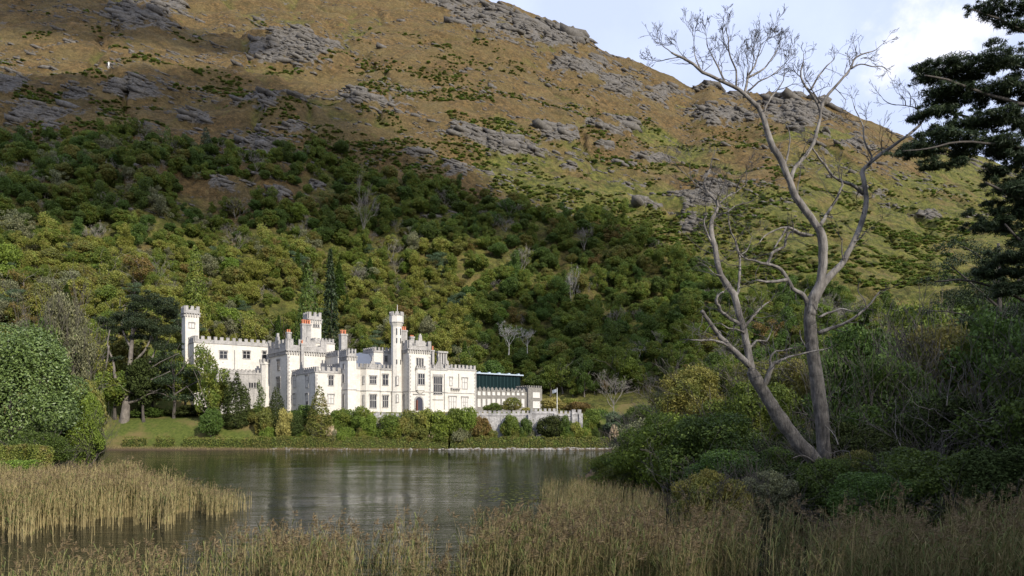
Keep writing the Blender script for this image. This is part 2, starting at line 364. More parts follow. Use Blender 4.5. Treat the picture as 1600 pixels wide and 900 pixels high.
# water
m, t, b, o = mat('dark_lake_water'); v = objco(t)
mp = N(t, "ShaderNodeMapping", {'Vector': v, 'Scale': (.35, 1.2, 1)})
w1 = noise(t, 1.0, 5, .62, mp.outputs[0], .3); w2 = noise(t, .16, 3, .5, mp.outputs[0]); w3 = noise(t, .035, 3, .55, v)
calm = mr(t, w3, .38, .62, .35, 1.0)
bp = N(t, "ShaderNodeBump", {'Height': math_(t, 'MULTIPLY', math_(t, 'ADD', math_(t, 'MULTIPLY', w1, .085), math_(t, 'MULTIPLY', w2, .22)), calm), 'Strength': 1.0, 'Distance': 1.0})
df = N(t, "ShaderNodeBsdfDiffuse", {'Color': (.012,.013,.009,1)}); gl = N(t, "ShaderNodeBsdfGlossy", {'Color': (.72,.74,.77,1), 'Roughness': .03}); fr = N(t, "ShaderNodeFresnel", {'IOR': 1.333})
for n_ in (df, gl, fr): t.links.new(bp.outputs[0], n_.inputs['Normal'])
ms = N(t, "ShaderNodeMixShader", {0: fr.outputs[0]}); t.links.new(df.outputs[0], ms.inputs[1]); t.links.new(gl.outputs[0], ms.inputs[2]); t.links.new(ms.outputs[0], o.inputs[0])
q = MB(); q.add([(-200,-5,0),(120,-5,0),(120,205,0),(-200,205,0)], [(0,1,2,3)]); tag(q.build('lake_water', m), kind='structure')

# ------------------------------------------------------------------ clouds whose shade lies on the land (they float behind the viewer)
m, t, b, o = mat('cumulus_cloud'); b.inputs['Base Color'].default_value = (.92,.92,.93,1); b.inputs['Roughness'].default_value = 1
tr = N(t, "ShaderNodeBsdfTransparent"); ms = N(t, "ShaderNodeMixShader", {0: .16}); t.links.new(tr.outputs[0], ms.inputs[1]); t.links.new(b.outputs[0], ms.inputs[2]); t.links.new(ms.outputs[0], o.inputs[0])
CLOUD = m
DENSE = m.copy(); DENSE.name = 'dense_shading_cloud'; DENSE.node_tree.nodes['Mix Shader'].inputs[0].default_value = .93
def ground_at(px, py):
    """the spot of land seen at a pixel of the photo"""
    ys = np.concatenate([np.linspace(22, 230, 200), np.geomspace(232, 1100, 900)]); xs = (px-800)/F*ys
    z = land(xs, ys)[0]; e = HY - (z - CZ)/ys*F
    i = np.argmax(e <= py)
    return Vector((xs[i], ys[i], z[i]))
ICO = None
def inpoly(x, y, poly):
    ins = False; n = len(poly)
    for i in range(n):
        ax, ay = poly[i]; bx, by = poly[(i+1) % n]
        if (ay > y) != (by > y) and x < (bx-ax)*(y-ay)/(by-ay) + ax: ins = not ins
    return ins
def cloud(pts3, label, rad, zc=1000, seed=1, mt=None):
    global ICO
    if ICO is None:
        import bmesh
        bm = bmesh.new(); bmesh.ops.create_icosphere(bm, subdivisions=2, radius=1)
        ICO = (np.array([v.co[:] for v in bm.verts]), np.array([[q.index for q in f.verts] for f in bm.faces])); bm.free()
    rng = np.random.default_rng(seed)
    poly = [(p.x + SUN.x*(zc-p.z)/SUN.z, p.y + SUN.y*(zc-p.z)/SUN.z) for p in pts3]
    xs = [p[0] for p in poly]; ys = [p[1] for p in poly]; V = []; Q = []; k = 0; n = 0
    step = rad*.62
    for gx_ in np.arange(min(xs), max(xs)+step, step):
        for gy_ in np.arange(min(ys), max(ys)+step, step):
            x = gx_ + rng.normal()*step*.25; y = gy_ + rng.normal()*step*.25
            if not inpoly(x, y, poly): continue
            r = rad*rng.uniform(.5, .95); V.append(ICO[0]*np.array([r, r, r*.55]) + np.array([x, y, zc + rng.uniform(-.1, .5)*rad])); Q.append(ICO[1] + k); k += len(ICO[0])
    if not V: return
    me = np_mesh('cloud', np.concatenate(V), np.concatenate(Q), [mt or CLOUD], True)
    tag(link(bpy.data.objects.new('cloud', me)), label, 'cloud', kind='stuff')
gp = ground_at
cloud([gp(*p) for p in [(-60,120),(150,128),(330,110),(430,130),(500,165),(590,205),(680,262),(760,310),(900,345),(1010,400),(1050,450),(960,440),(800,400),(640,380),(520,375),(380,372),(240,345),(100,352),(-60,345)]], 'big cloud shading the middle of the mountain side', 22, seed=3)
cloud([gp(*p) for p in [(-80,-10),(200,-10),(250,20),(420,60),(420,90),(330,85),(200,62),(60,52),(-80,50)]], 'small cloud shading the upper corner of the mountain', 22, seed=4)
cloud([gp(*p) for p in [(745,478),(860,470),(960,480),(1030,520),(1060,560),(1040,625),(900,612),(800,590),(752,560)]], 'cloud shading the wood beside the castle', 10, seed=5)
cloud([Vector(p) for p in [(8,18,2),(9,27,2),(12.5,36,2.5),(15,44,3),(22,50,4),(27,56,5),(32,74,7),(60,110,8),(120,100,8),(90,10,3),(30,8,3)]], 'unseen cloud added to shade the near right bank', 9, seed=6, mt=DENSE)  # out-of-view cloud added to darken the right bank and reeds
# ------------------------------------------------------------------ foliage
def unit(a): return a/np.maximum(np.linalg.norm(a, axis=1, keepdims=True), 1e-6)
def quads(Pn, Nn, L, W, rng, tdir=None):
    """one small diamond leaf per point"""
    n = len(Pn); r = rng.normal(size=(n, 3)) if tdir is None else tdir
    T = unit(r - Nn*np.sum(r*Nn, 1, keepdims=True)); B = np.cross(Nn, T)
    L = np.broadcast_to(L, (n,))[:, None]*.5; W = np.broadcast_to(W, (n,))[:, None]*.5
    V = np.stack([Pn - T*L, Pn + B*W - T*L*.1, Pn + T*L, Pn - B*W - T*L*.1], 1).reshape(-1, 3)
    return V, np.arange(4*n).reshape(n, 4)
def lobes_leaves(lobes, n, L, W, rng, shell=.78, jit=.75, up=.35):
    """leaves spread through the outer part of overlapping lobes"""
    lob = np.array(lobes, float); area = (lob[:, 3]*lob[:, 4]*lob[:, 5])**(2/3); k = rng.choice(len(lob), int(n*1.5), p=area/area.sum())
    d = unit(rng.normal(size=(len(k), 3))); r = shell + (1.06-shell)*rng.random(len(k))**.7 + np.where(rng.random(len(k)) < .14, rng.exponential(.16, len(k)), 0)
    c = lob[k, :3]; R = lob[k, 3:]; Pn = c + d*R*r[:, None]
    keep = np.ones(len(k), bool)
    for j in range(len(lob)):
        q = np.sum(((Pn - lob[j, :3])/lob[j, 3:])**2, 1); keep &= (q > .50) | (k == j)
    Pn = Pn[keep][:n]; d = unit(d[keep][:n]/R[keep][:n])
    Nn = unit(d + np.array([0, 0, up]) + rng.normal(size=d.shape)*jit)
    return quads(Pn, Nn, L*rng.uniform(.7, 1.3, len(Pn)), W*rng.uniform(.7, 1.3, len(Pn)), rng)
def dome_lobes(rng, n, w, h, base, lr=(.24, .42), flat=.8):
    """lobes filling a dome of width w and height h standing at base"""
    out = []
    for i in range(n):
        a = rng.uniform(0, 2*math.pi); el = rng.uniform(-.25, 1)**1; rr = math.sqrt(max(0, 1-el*el*.9))*rng.uniform(.35, .72)
        r = w*.5*rng.uniform(*lr)
        out.append((math.cos(a)*rr*w*.5, math.sin(a)*rr*w*.5, base + h*.5 + el*(h*.5 - r*flat*.6), r, r, r*flat))
    out.append((0, 0, base + h*.5, w*.3, w*.3, h*.36)); return out
def rec_branch(mb, p, d, ln, r, depth, rng, spread=.6, up=.15, n=5, kids=(2, 3), seg=3, shrink=.68, wob=.22, minr=.012):
    pts = [Vector(p)]; rad = [r]; d = Vector(d).normalized()
    for i in range(seg):
        d = (d + Vector((rng.normal(), rng.normal(), rng.normal()))*wob + Vector((0, 0, up))*.5).normalized()
        pts.append(pts[-1] + d*(ln/seg)); rad.append(max(minr, r*(1 - .42*(i+1)/seg)))
    mb.tube(pts, rad, n if depth > 1 else max(3, n-2))
    if depth <= 0: return
    for k in range(int(rng.integers(kids[0], kids[1]+1))):
        i = seg if k == 0 else int(rng.integers(1, seg+1)); a = Vector((rng.normal(), rng.normal(), rng.normal()*.7))
        nd = (d + a.normalized()*spread*rng.uniform(.6, 1.3)).normalized()
        rec_branch(mb, pts[i], nd, ln*shrink*rng.uniform(.75, 1.15), rad[i]*(.8 if k == 0 else .6), depth-1, rng, spread, up, n, kids, seg, shrink, wob, minr)
def trunk_mb(h, r, rng, limbs=4, lean=.05, lh=.35):
    mb = MB(); pts = []; x = y = 0
    for i in range(6):
        f = i/5; pts.append((x, y, -.6 + (h+.6)*f)); x += rng.normal()*lean*h*.2; y += rng.normal()*lean*h*.2
    mb.tube(pts, [r*(1.35 if i == 0 else 1)*(1-.75*i/5) for i in range(6)], 7)
    for k in range(limbs):
        f = lh + (1-lh)*k/limbs*.8; i = int(f*5); p = Vector(pts[i]).lerp(Vector(pts[i+1]), f*5-i); a = k*2.4 + rng.random()
        d = Vector((math.cos(a), math.sin(a), .75))
        rec_branch(mb, p, d, h*.42, r*.42, 1, rng, .6, .12, 5, (2, 2), 2)
    return mb
# prototypes: mesh data of crown and trunk for each build of tree (shared by every copy)
PROTO = {}
def proto(kind, var):
    if (kind, var) in PROTO: return PROTO[kind, var]
    import zlib
    rng = np.random.default_rng(zlib.crc32(f'{kind}{var}'.encode())); L = .52; W = .34
    if kind == 'broad':      # about 8 m wide, 9 m high
        w_, h_ = rng.uniform(7, 9), rng.uniform(6.2, 8); lob = dome_lobes(rng, 30, w_, h_, 1.4, (.11, .38)); V, Q = lobes_leaves(lob, 7500, .38, .25, rng, .4, 1.15)
        tm = trunk_mb(7, .28, rng)
    elif kind == 'tall':     # narrow, uneven crown about 5 m wide, 11 m high
        lob = [(rng.normal()*1.1, rng.normal()*1.1, 2.2 + 8.2*k/16 + rng.normal()*.4, r, r, r*1.05) for k, r in enumerate(rng.uniform(.7, 1.6, 17))]
        V, Q = lobes_leaves(lob, 6000, .36, .22, rng, .4, 1.15); tm = trunk_mb(10, .22, rng, 5, .05, .25)
    elif kind == 'loose':    # open feathery crown, gaps
        lob = [(rng.normal()*2.0, rng.normal()*2.0, rng.uniform(2.2, 9), r, r, r*.75) for r in rng.uniform(.7, 1.5, 22)]
        V, Q = lobes_leaves(lob, 2800, .42, .24, rng, .4, 1.0); tm = trunk_mb(8.5, .22, rng, 7, .08, .2)
    elif kind == 'spruce':
        n = 4600; hh = rng.random(n)**1.25; tier = (hh*13) % 1; R = 2.9*(1-hh)**.85*(.55 + .5*(1-tier)) + .12; a = rng.uniform(0, 2*math.pi, n)
        sect = 1 + .22*np.sin(a*5 + np.floor(hh*13)*2.1); rr = R*sect*np.sqrt(rng.uniform(.25, 1, n))
        Pn = np.stack([np.cos(a)*rr, np.sin(a)*rr, 1 + hh*12.5 - rr*.22], 1); D = np.stack([np.cos(a), np.sin(a), np.full(n, -.3)], 1)
        V, Q = quads(Pn, unit(np.array([0, 0, 1.]) + rng.normal(size=(n, 3))*.5), .6, .2, rng, D + rng.normal(size=(n, 3))*.4); tm = trunk_mb(13, .25, rng, 0)
    elif kind == 'pine':
        lob = []
        for i in range(15):
            a = rng.uniform(0, 2*math.pi); z_ = rng.uniform(4.2, 10.5); rr = rng.uniform(.4, 1)*3.6*(1.15 - abs(z_-7)/6); r = rng.uniform(.9, 1.7)
            lob.append((math.cos(a)*rr, math.sin(a)*rr, z_, r*1.25, r*1.25, r*.45))
        V, Q = lobes_leaves(lob, 4200, .42, .13, rng, .35, .8, .6); tm = trunk_mb(10, .3, rng, 7, .05, .35)
    elif kind == 'cone':     # dense cypress-like cone
        lob = [(0, 0, 3.2 + i*1.15, 2.3*(1 - i/8)**.8 + .25, 2.3*(1 - i/8)**.8 + .25, 1.6) for i in range(8)]
        lob += [(rng.normal()*.9*(1 - i/9), rng.normal()*.9*(1 - i/9), 1.4 + i, 1.3*(1-i/9) + .2, 1.3*(1-i/9) + .2, 1.2) for i in range(9)]
        V, Q = lobes_leaves(lob, 4200, .4, .2, rng, .72, .7, .1); tm = trunk_mb(8, .22, rng, 0)
    elif kind == 'column':
        lob = [(rng.normal()*.28, rng.normal()*.28, 1 + i*.75, .62*(1-(i/10)**3) + .12, .62*(1-(i/10)**3) + .12, 1) for i in range(10)]
        V, Q = lobes_leaves(lob, 2200, .3, .13, rng, .75, .6, .3); tm = trunk_mb(5, .12, rng, 0)
    elif kind == 'yew':      # several upright spires grown together
        lob = []
        for s_ in range(9):
            a = s_*2.4; rr = 1.9*math.sqrt(s_/9); hh = rng.uniform(8.5, 12.5)*(1 - .06*s_*.5)
            lob += [(math.cos(a)*rr*(.75+.05*i), math.sin(a)*rr*(.75+.05*i), .8 + hh*i/9, 1.25*(1-(i/9.5)**2.2) + .12, 1.25*(1-(i/9.5)**2.2) + .12, hh/8) for i in range(9)]
        V, Q = lobes_leaves(lob, 16000, .36, .20, rng, .72, .6, .3); tm = trunk_mb(6, .3, rng, 0)
    elif kind == 'shrub':    # 4 m wide, 3 m high
        lob = dome_lobes(rng, 20, 4.2, 3.1, .05, (.16, .42)); V, Q = lobes_leaves(lob, 6500, .20, .12, rng, .5, 1.0); tm = trunk_mb(1.8, .09, rng, 3)
    elif kind == 'scrub':
        lob = dome_lobes(rng, 7, 3.6, 2.3, -.3, (.3, .5)); V, Q = lobes_leaves(lob, 700, .5, .3, rng, .7); tm = trunk_mb(1, .08, rng, 0)
    elif kind == 'thicket':  # big near shrub, fine leaves, 7 m wide 6 m high
        lob = dome_lobes(rng, 34, 7.4, 6.2, -.2, (.16, .32)); V, Q = lobes_leaves(lob, 24000, .19, .10, rng, .55, .95, .2); tm = MB()
        for k in range(9):
            a = k*.7; rec_branch(tm, (math.cos(a)*.5, math.sin(a)*.5, -.5), (math.cos(a)*.6, math.sin(a)*.6, 1), 2.6, .07, 4, rng, .55, .1, 4, (2, 3), 3, .74, .2, .010)
    elif kind == 'brush':    # like thicket but airy and twiggy
        lob = dome_lobes(rng, 42, 7.2, 6.4, -.2, (.10, .24)); V, Q = lobes_leaves(lob, 24000, .16, .085, rng, .3, 1.1, .1); tm = MB()
        for k in range(12):
            a = k*.55; rec_branch(tm, (math.cos(a)*.6, math.sin(a)*.6, -.5), (math.cos(a)*.6, math.sin(a)*.6, 1), 2.7, .06, 4, rng, .5, .12, 4, (2, 3), 3, .76, .2, .010)
    elif kind == 'laurel':   # big rhododendron: leaf rosettes
        lob = dome_lobes(rng, 36, 12.5, 11, .2, (.16, .30), .85); lobA = np.array(lob)
        V, Q = lobes_leaves(lob, 40000, .27, .12, rng, .75, .8, .7); tm = trunk_mb(6, .3, rng, 5, .1, .15)
    elif kind == 'bare':
        mb = MB()
        for k in range(5):
            a = k*1.3; rec_branch(mb, (0, 0, 2.2 + k*.3), (math.cos(a)*.7, math.sin(a)*.7, 1), 2.6, .075, 5, rng, .55, .14, 4, (2, 3), 2, .76, .16, .016)
        PROTO[kind, var] = (mb.mesh('bare_branches', PALEBARK), trunk_mb(4, .17, rng, 0).mesh('bare_trunk', PALEBARK)); return PROTO[kind, var]
    elif kind == 'pampas':
        n = 500; a = rng.uniform(0, 2*math.pi, n); f = rng.random(n); rr = f*.9; Pn = np.stack([np.cos(a)*rr, np.sin(a)*rr, 1.3 + .5*(1-f) + rng.normal(size=n)*.2], 1)
        V, Q = quads(Pn, unit(rng.normal(size=(n, 3))), .55, .16, rng, np.array([[0, 0, 1.]]) + rng.normal(size=(n, 3))*.25); tm = MB()
        for k in range(40):
            b_ = rng.uniform(0, 2*math.pi); q_ = rng.uniform(.3, 1); tm.tube([(0, 0, -.1), (math.cos(b_)*q_*.5, math.sin(b_)*q_*.5, .9), (math.cos(b_)*q_, math.sin(b_)*q_, .7)], [.05, .04, .02], 4)
    cm = np_mesh(f'{kind}_crown', V, Q); PROTO[kind, var] = (cm, tm.mesh(f'{kind}_trunk', BARK if kind in ('loose', 'tall') else PINEBARK)); return PROTO[kind, var]
CM = {}
def crown_mesh(kind, var, leaf):
    if (kind, var, leaf) not in CM:
        me = proto(kind, var)[0]
        if kind != 'bare': me = me.copy(); me.materials.clear(); me.materials.append(LEAF[leaf])
        CM[kind, var, leaf] = me
    return CM[kind, var, leaf]
def plant(name, kind, var, leaf, loc, sx, sz, label, cat='tree', group=None, rot=None, part=('trunk', 'crown'), sy=None):
    r = empty(name, loc, rot if rot is not None else random.uniform(0, 6.28)); r.scale = (sx, sy or sx, sz); tag(r, label, cat, group)
    link(bpy.data.objects.new(part[0], proto(kind, var)[1]), r); c = link(bpy.data.objects.new(part[1], crown_mesh(kind, var, leaf)), r)
    return r, c
# ------------------------------------------------------------------ the castle
TH = math.radians(37); CT, ST = math.cos(TH), math.sin(TH)
AX, AY, BZ = (639-800)/F*226, 226.0, 11.0
def S(px, off):
    u = (px-800)/F; bx = AX - off*ST; by = AY + off*CT
    return (u*by - bx)/(CT - u*ST)
def O(px, s):                             # depth offset of the point seen at px on the side wall at s
    u = (px-800)/F; bx = AX + s*CT; by = AY + s*ST
    return (bx - u*by)/(ST + u*CT)
def Zc(py, s, off): return CZ + (HY-py)/F*(AY + s*ST + off*CT) - BZ
castle = empty('castle', (AX, AY, BZ), TH); tag(castle, 'pale granite castle with battlements, turrets and red chimney pots beside the lake', 'castle')
def crenel(mb, p0, p1, z, mw=.75, gap=.65, h=.95, th=.45, low=.35):
    """parapet with merlons from p0 to p1 (both in the castle's own plan)"""
    p0 = Vector(p0); p1 = Vector(p1); L = (p1-p0).length; d = (p1-p0)/L; n = Vector((-d.y, d.x)); e = .004
    def blk(a, b_, z0, z1, t):
        q0 = p0 + d*a - n*t/2; q1 = p0 + d*b_ - n*t/2
        mb.prism([(*q0, z0), (*q1, z0), (*(q1+n*t), z0), (*(q0+n*t), z0)], (0, 0, z1-z0))
    blk(e, L-e, z, z+low, th); k = max(2, round((L+gap)/(mw+gap))); mw2 = (L - (k-1)*gap)/k
    if mw2 < .3: k = max(2, k-1); mw2 = (L-(k-1)*gap)/k
    for i in range(k):
        a = i*(mw2+gap); blk(a + e, a+mw2 - e, z+low, z+low+h, th); blk(a-.05+.06, a+mw2+.05-.06, z+low+h, z+low+h+.14, th+.14)
def ring(mb, s0, s1, o0, o1, z, inset=.22, **k):
    a = inset; crenel(mb, (s0+a, o0+a), (s1-a, o0+a), z, **k); crenel(mb, (s0+a, o0+a+.5), (s0+a, o1-a), z, **k)
    crenel(mb, (s1-a, o0+a+.5), (s1-a, o1-a), z, **k); crenel(mb, (s0+a+.5, o1-a), (s1-a-.5, o1-a), z, **k)
def band(mb, s0, s1, o0, o1, z, h=.28, p=.16):
    mb.box(s0-p, s1+p, o0-p, o1+p, z, z+h)
def corbels(mb, s0, s1, o0, o1, z, h=.9, p=.32, step=.8):
    for a in np.arange(s0+.1, s1, step): mb.box(a, a+step*.5, o0-p, o0+.05, z-h, z)
    for a in np.arange(o0+.1, o1, step): mb.box(s0-p, s0+.05, a, a+step*.5, z-h, z)
    mb.box(s0-p-.1, s1+p+.1, o0-p-.1, o1+p+.1, z, z+.3)
def quoins(mb, s, o, z0, z1, sd=1):
    z = z0; k = 0
    while z < z1-.5:
        a, b_ = (.75, .42) if k % 2 else (.42, .75)
        mb.box(min(s-.05*sd, s+a*sd), max(s-.05*sd, s+a*sd), o-.05, o+.02 + b_*(.9 if sd > 0 else .06), z, z+.5); z += .56; k += 1
class Win:
    n = 0
def window(face, c, off, z0, z1, wd, lights=2, transom=True, pane=None, hood=True, label=None, arch=False):
    """mullioned window: surround, mullions and hood in one frame mesh, glass as its sub-part. face 'f' looks to the front, 'l' to the left side"""
    fm = MB(); pm = MB(); t = .2
    if face == 'f': R = lambda a, d, z: (c+a, off-d, z)
    else: R = lambda a, d, z: (off-d, c-a, z)
    def bx(m_, a0, a1, d0, d1, q0, q1):
        p = [R(a, d, z) for a in (a0, a1) for d in (d0, d1) for z in (q0, q1)]
        m_.box(min(q[0] for q in p), max(q[0] for q in p), min(q[1] for q in p), max(q[1] for q in p), q0, q1)
    h = wd/2
    bx(fm, -h-t, -h, -.05, .12, z0, z1); bx(fm, h, h+t, -.05, .12, z0, z1); bx(fm, -h-t, h+t, -.05, .12, z1, z1+t); bx(fm, -h-t-.06, h+t+.06, -.05, .2, z0-t, z0)
    if hood: bx(fm, -h-t-.15, h+t+.15, -.05, .27, z1+t+.004, z1+t+.2); bx(fm, -h-t-.15, -h-t-.003, -.05, .25, z1-.35, z1+t); bx(fm, h+t+.003, h+t+.15, -.05, .25, z1-.35, z1+t)
    for i in range(1, lights):
        a = -h + wd*i/lights; bx(fm, a-.09, a+.09, -.05, .10, z0, z1)
    if transom:
        zt = z0 + (z1-z0)*.58
        for i in range(lights): bx(fm, -h + wd*i/lights + (.09 if i else 0), -h + wd*(i+1)/lights - (.09 if i < lights-1 else 0), -.05, .085, zt-.08, zt+.08)
    f = fm.build('window', TRIM, castle)
    for i in range(lights):
        bx(pm, -h + wd*i/lights + (.092 if i else .002), -h + wd*(i+1)/lights - (.092 if i < lights-1 else .002), -.05, .03, z0+.002, z1-.002)
    p = pm.build('pane', pane or GLASS, f)
    return f
def block(name, s0, s1, o0, o1, zt, z0=-6, mt=None, batt=True, cor=0, **k):
    mb = MB(); mb.box(s0, s1, o0, o1, z0, zt); o_ = mb.build(name, mt or GRANITE, castle)
    tr_ = MB(); band(tr_, s0, s1, o0, o1, zt-.002, .3, .18 if not cor else cor)
    if cor: corbels(tr_, s0, s1, o0, o1, zt-.01, 1.0, cor)
    tr_.build('cornice', TRIM, o_)
    if batt:
        b_ = MB(); e = (cor - .12) if cor else 0; ring(b_, s0-e, s1+e, o0-e, o1+e, zt+.29, **k); b_.build('battlement', TRIM, o_)
    return o_
def gable(mb, c, off, z, wd, h, steps=3, th=.5):
    """stepped gable centred at c on a front wall"""
    for i in range(steps):
        a = wd/2*(1 - i/steps); mb.box(c-a, c+a, off - .003*i, off+th + .003*i, z + h*i/(steps+1), z + h*(i+1)/(steps+1))
    a = wd/2/steps*.8; mb.box(c-a, c+a, off-.012, off+th+.012, z + h*steps/(steps+1), z+h); mb.box(c-a*.5, c+a*.5, off+.1, off+th-.1, z+h, z+h*1.14)
def chimney(s, o_, z0, z1, wd, dp, pots, zp, face_rows=1):
    mb = MB(); mb.box(s-wd/2, s+wd/2, o_-dp/2, o_+dp/2, z0, z1-.5); mb.box(s-wd/2-.15, s+wd/2+.15, o_-dp/2-.15, o_+dp/2+.15, z1-.5, z1)
    c_ = mb.build('chimney', TRIM, castle)
    for r_ in range(face_rows):
        for i in range(pots):
            p = MB(); x = s + (i-(pots-1)/2)*wd/pots; y = o_ + (r_-(face_rows-1)/2)*dp/2; p.ngon((x, y), .26, .2, z1-.05, zp, 8); p.ngon((x, y), .28, .28, zp-.18, zp+.05, 8); p.build('chimney_pot', POT, c_)
G = 0.0
# --- entrance tower
tw = S(673, 0); tz = Zc(546, 0, 0); td = O(626, 0)
T = block('entrance_tower', 0, tw, 0, max(td, 7.5), tz, cor=.38, mw=1.25, gap=1.1, h=1.5, low=1.0)
g_ = MB(); gable(g_, tw/2, -.36, tz+1.2, 3.6, 3.4, 3); g_.build('stepped_gable', TRIM, T)
zl = Zc(612, 0, 0)
sc_ = MB(); band(sc_, 0, tw, 0, 7, zl, .25, .12); sc_.build('string_course', TRIM, T)
c0 = S(656, 0)
for k in (-1, 0, 1): window('f', c0 + k*.95, 0, Zc(572, c0, 0), Zc(560, c0, 0), .46, 1, False, hood=False)
# oriel window above the door
om = MB(); zo0, zo1 = Zc(608, c0, 0), Zc(577, c0, 0); a = 1.6
om.prism([(c0-a, .05, zo0), (c0-a, -.5, zo0), (c0-a*.72, -.9, zo0), (c0+a*.72, -.9, zo0), (c0+a, -.5, zo0), (c0+a, .05, zo0)], (0, 0, zo1-zo0))
for i in range(4):
    q_ = 1 - i*.24; om.prism([(c0-a*q_, .05, zo0-.42*(i+1)), (c0-a*q_, -.5*q_, zo0-.42*(i+1)), (c0-a*.72*q_, -.9*q_, zo0-.42*(i+1)), (c0+a*.72*q_, -.9*q_, zo0-.42*(i+1)), (c0+a*q_, -.5*q_, zo0-.42*(i+1)), (c0+a*q_, .05, zo0-.42*(i+1))], (0, 0, .415))
o_ = om.build('oriel', GRANITE, castle); om2 = MB(); om2.box(c0-a-.15, c0+a+.15, -1.05, .05, zo1+.002, zo1+.3); crenel(om2, (c0-a, -.8), (c0+a, -.8), zo1+.3, .35, .3, .45, .3, .15); om2.build('oriel_parapet', TRIM, o_)
window('f', c0, -.9, Zc(601, c0, 0), Zc(584.5, c0, 0), a*1.35, 3, True, hood=False)
# door
cd = S(654.5, 0); dz1 = Zc(627, cd, 0); dm = MB(); rr = 1.25
arch_ = lambda r: [(cd-r, -.06, G), (cd+r, -.06, G)] + [(cd + r*math.cos(q), -.06, dz1 + r*math.sin(q)*1.05) for q in np.linspace(0, math.pi, 11)]
dm.prism(arch_(rr), (0, .12, 0)); dr = dm.build('door', DARKDOOR, castle)
lf = MB(); lf.box(cd-rr+.05, cd-rr+.18, -1.25, -.07, G+.02, dz1+.3); lf.build('door_leaf', DOOR, dr)
am = MB(); n_ = 11
for i in range(n_): 
    q0, q1 = math.pi*i/n_, math.pi*(i+1)/n_
    am.prism([(cd + rr*math.cos(q0), -.2, dz1 + 1.05*rr*math.sin(q0)), (cd + (rr+.45)*math.cos(q0), -.2, dz1 + 1.05*(rr+.45)*math.sin(q0)), (cd + (rr+.45)*math.cos(q1), -.2, dz1 + 1.05*(rr+.45)*math.sin(q1)), (cd + rr*math.cos(q1), -.2, dz1 + 1.05*rr*math.sin(q1))], (0, .25, 0))
am.box(cd-rr-.45, cd-rr, -.2, .05, G, dz1); am.box(cd+rr, cd+rr+.45, -.2, .05, G, dz1); am.box(cd-rr-.9, cd+rr+.9, -.3, .05, dz1+rr*1.05+.75, dz1+rr*1.05+1.0); am.build('door_arch', TRIM, dr)
# --- right block, in two planes
r0, r1, r2 = S(673, 1.0), S(699, 1.0), S(744, 1.7); rz = Zc(578, r0, 1)
R1 = block('right_wing', tw+.01, r1, 1.0, 14, rz, batt=False); g_ = MB(); crenel(g_, (tw+.1, 1.2), (r1-.1, 1.2), rz+.29, .8, .7, .9)
gc = S(686, 1.0); gable(g_, gc, .95, rz+.3, 3.9, 3.6, 5); g_.build('stepped_gable', TRIM, R1)
R2 = block('end_wing', r1+.01, r2, 1.7, 16, Zc(577.5, r1, 1.7), mw=.8, gap=.72, h=1.0)
for (A_, B_, o1) in ((tw+.02, r1, 1.0), (r1, r2, 1.7)):
    q = MB(); q.box(A_, B_+.1, o1-.12, o1+.05, zl, zl+.25); q.build('string_course', TRIM, castle)
q = MB(); cc = S(733, 1.7); gable(q, cc, 15, Zc(576, cc, 14), 3, 2.6, 3); q.build('rear_gable', TRIM, castle)
c = S(684, 1); window('f', c, 1.0, Zc(616, c, 1), Zc(589, c, 1), 3.0, 4, True)
c = S(707, 1.7); window('f', c, 1.7, Zc(640, c, 1.7)+.3, Zc(620, c, 1.7), 2.5, 3, True, pane=BLIND)
c = S(726, 1.7); window('f', c, 1.7, Zc(640, c, 1.7)+.3, Zc(621, c, 1.7), 2.2, 3, True, pane=BLIND)
c = S(726, 1.7); window('f', c, 1.7, Zc(607, c, 1.7), Zc(591, c, 1.7), 1.8, 2, True, pane=BLIND)
c = S(704.5, 1.7); window('f', c, 1.7, Zc(602, c, 1.7), Zc(590, c, 1.7), .8, 1, True, pane=BLIND)
c = S(712, 1.7); q = MB(); z_ = Zc(606, c, 1.7); q.box(c-2.0, c+1.4, .9, 1.75, z_-.4, z_)
for k in range(5): q.box(c-1.9+k*.72, c-1.6+k*.72, 1.0, 1.75, z_-.9, z_-.4)
q.build('balcony', TRIM, castle)
q = MB(); quoins(q, tw, 0, -2, tz-1.5, -1); q.build('quoins', TRIM, T); q = MB(); quoins(q, 0, 0, -2, tz-1.5, 1); q.build('quoins', TRIM, T); q = MB(); quoins(q, r2, 1.7, -2, Zc(580, r2, 1.7), -1); q.build('quoins', TRIM, R2)
for px, o1, pa, pb in ((694, 1.0, 640, 584), (716.5, 1.7, 606, 584)):
    c = S(px, o1); q = MB(); q.box(c-.07, c+.07, o1-.2, o1-.02, Zc(pa, c, o1), Zc(pb, c, o1)); q.build('drainpipe', IRON, castle)
c = S(684, 1); q = MB(); q.box(c-1.9, c+1.9, .8, 1.02, Zc(625, c, 1), Zc(624, c, 1)); q.build('string_course', TRIM, castle); q = MB(); q.box(c-1.8, c+1.8, .85, 1.02, Zc(588, c, 1)+.25, Zc(584.5, c, 1)); q.build('window_panel', TRIM, castle)
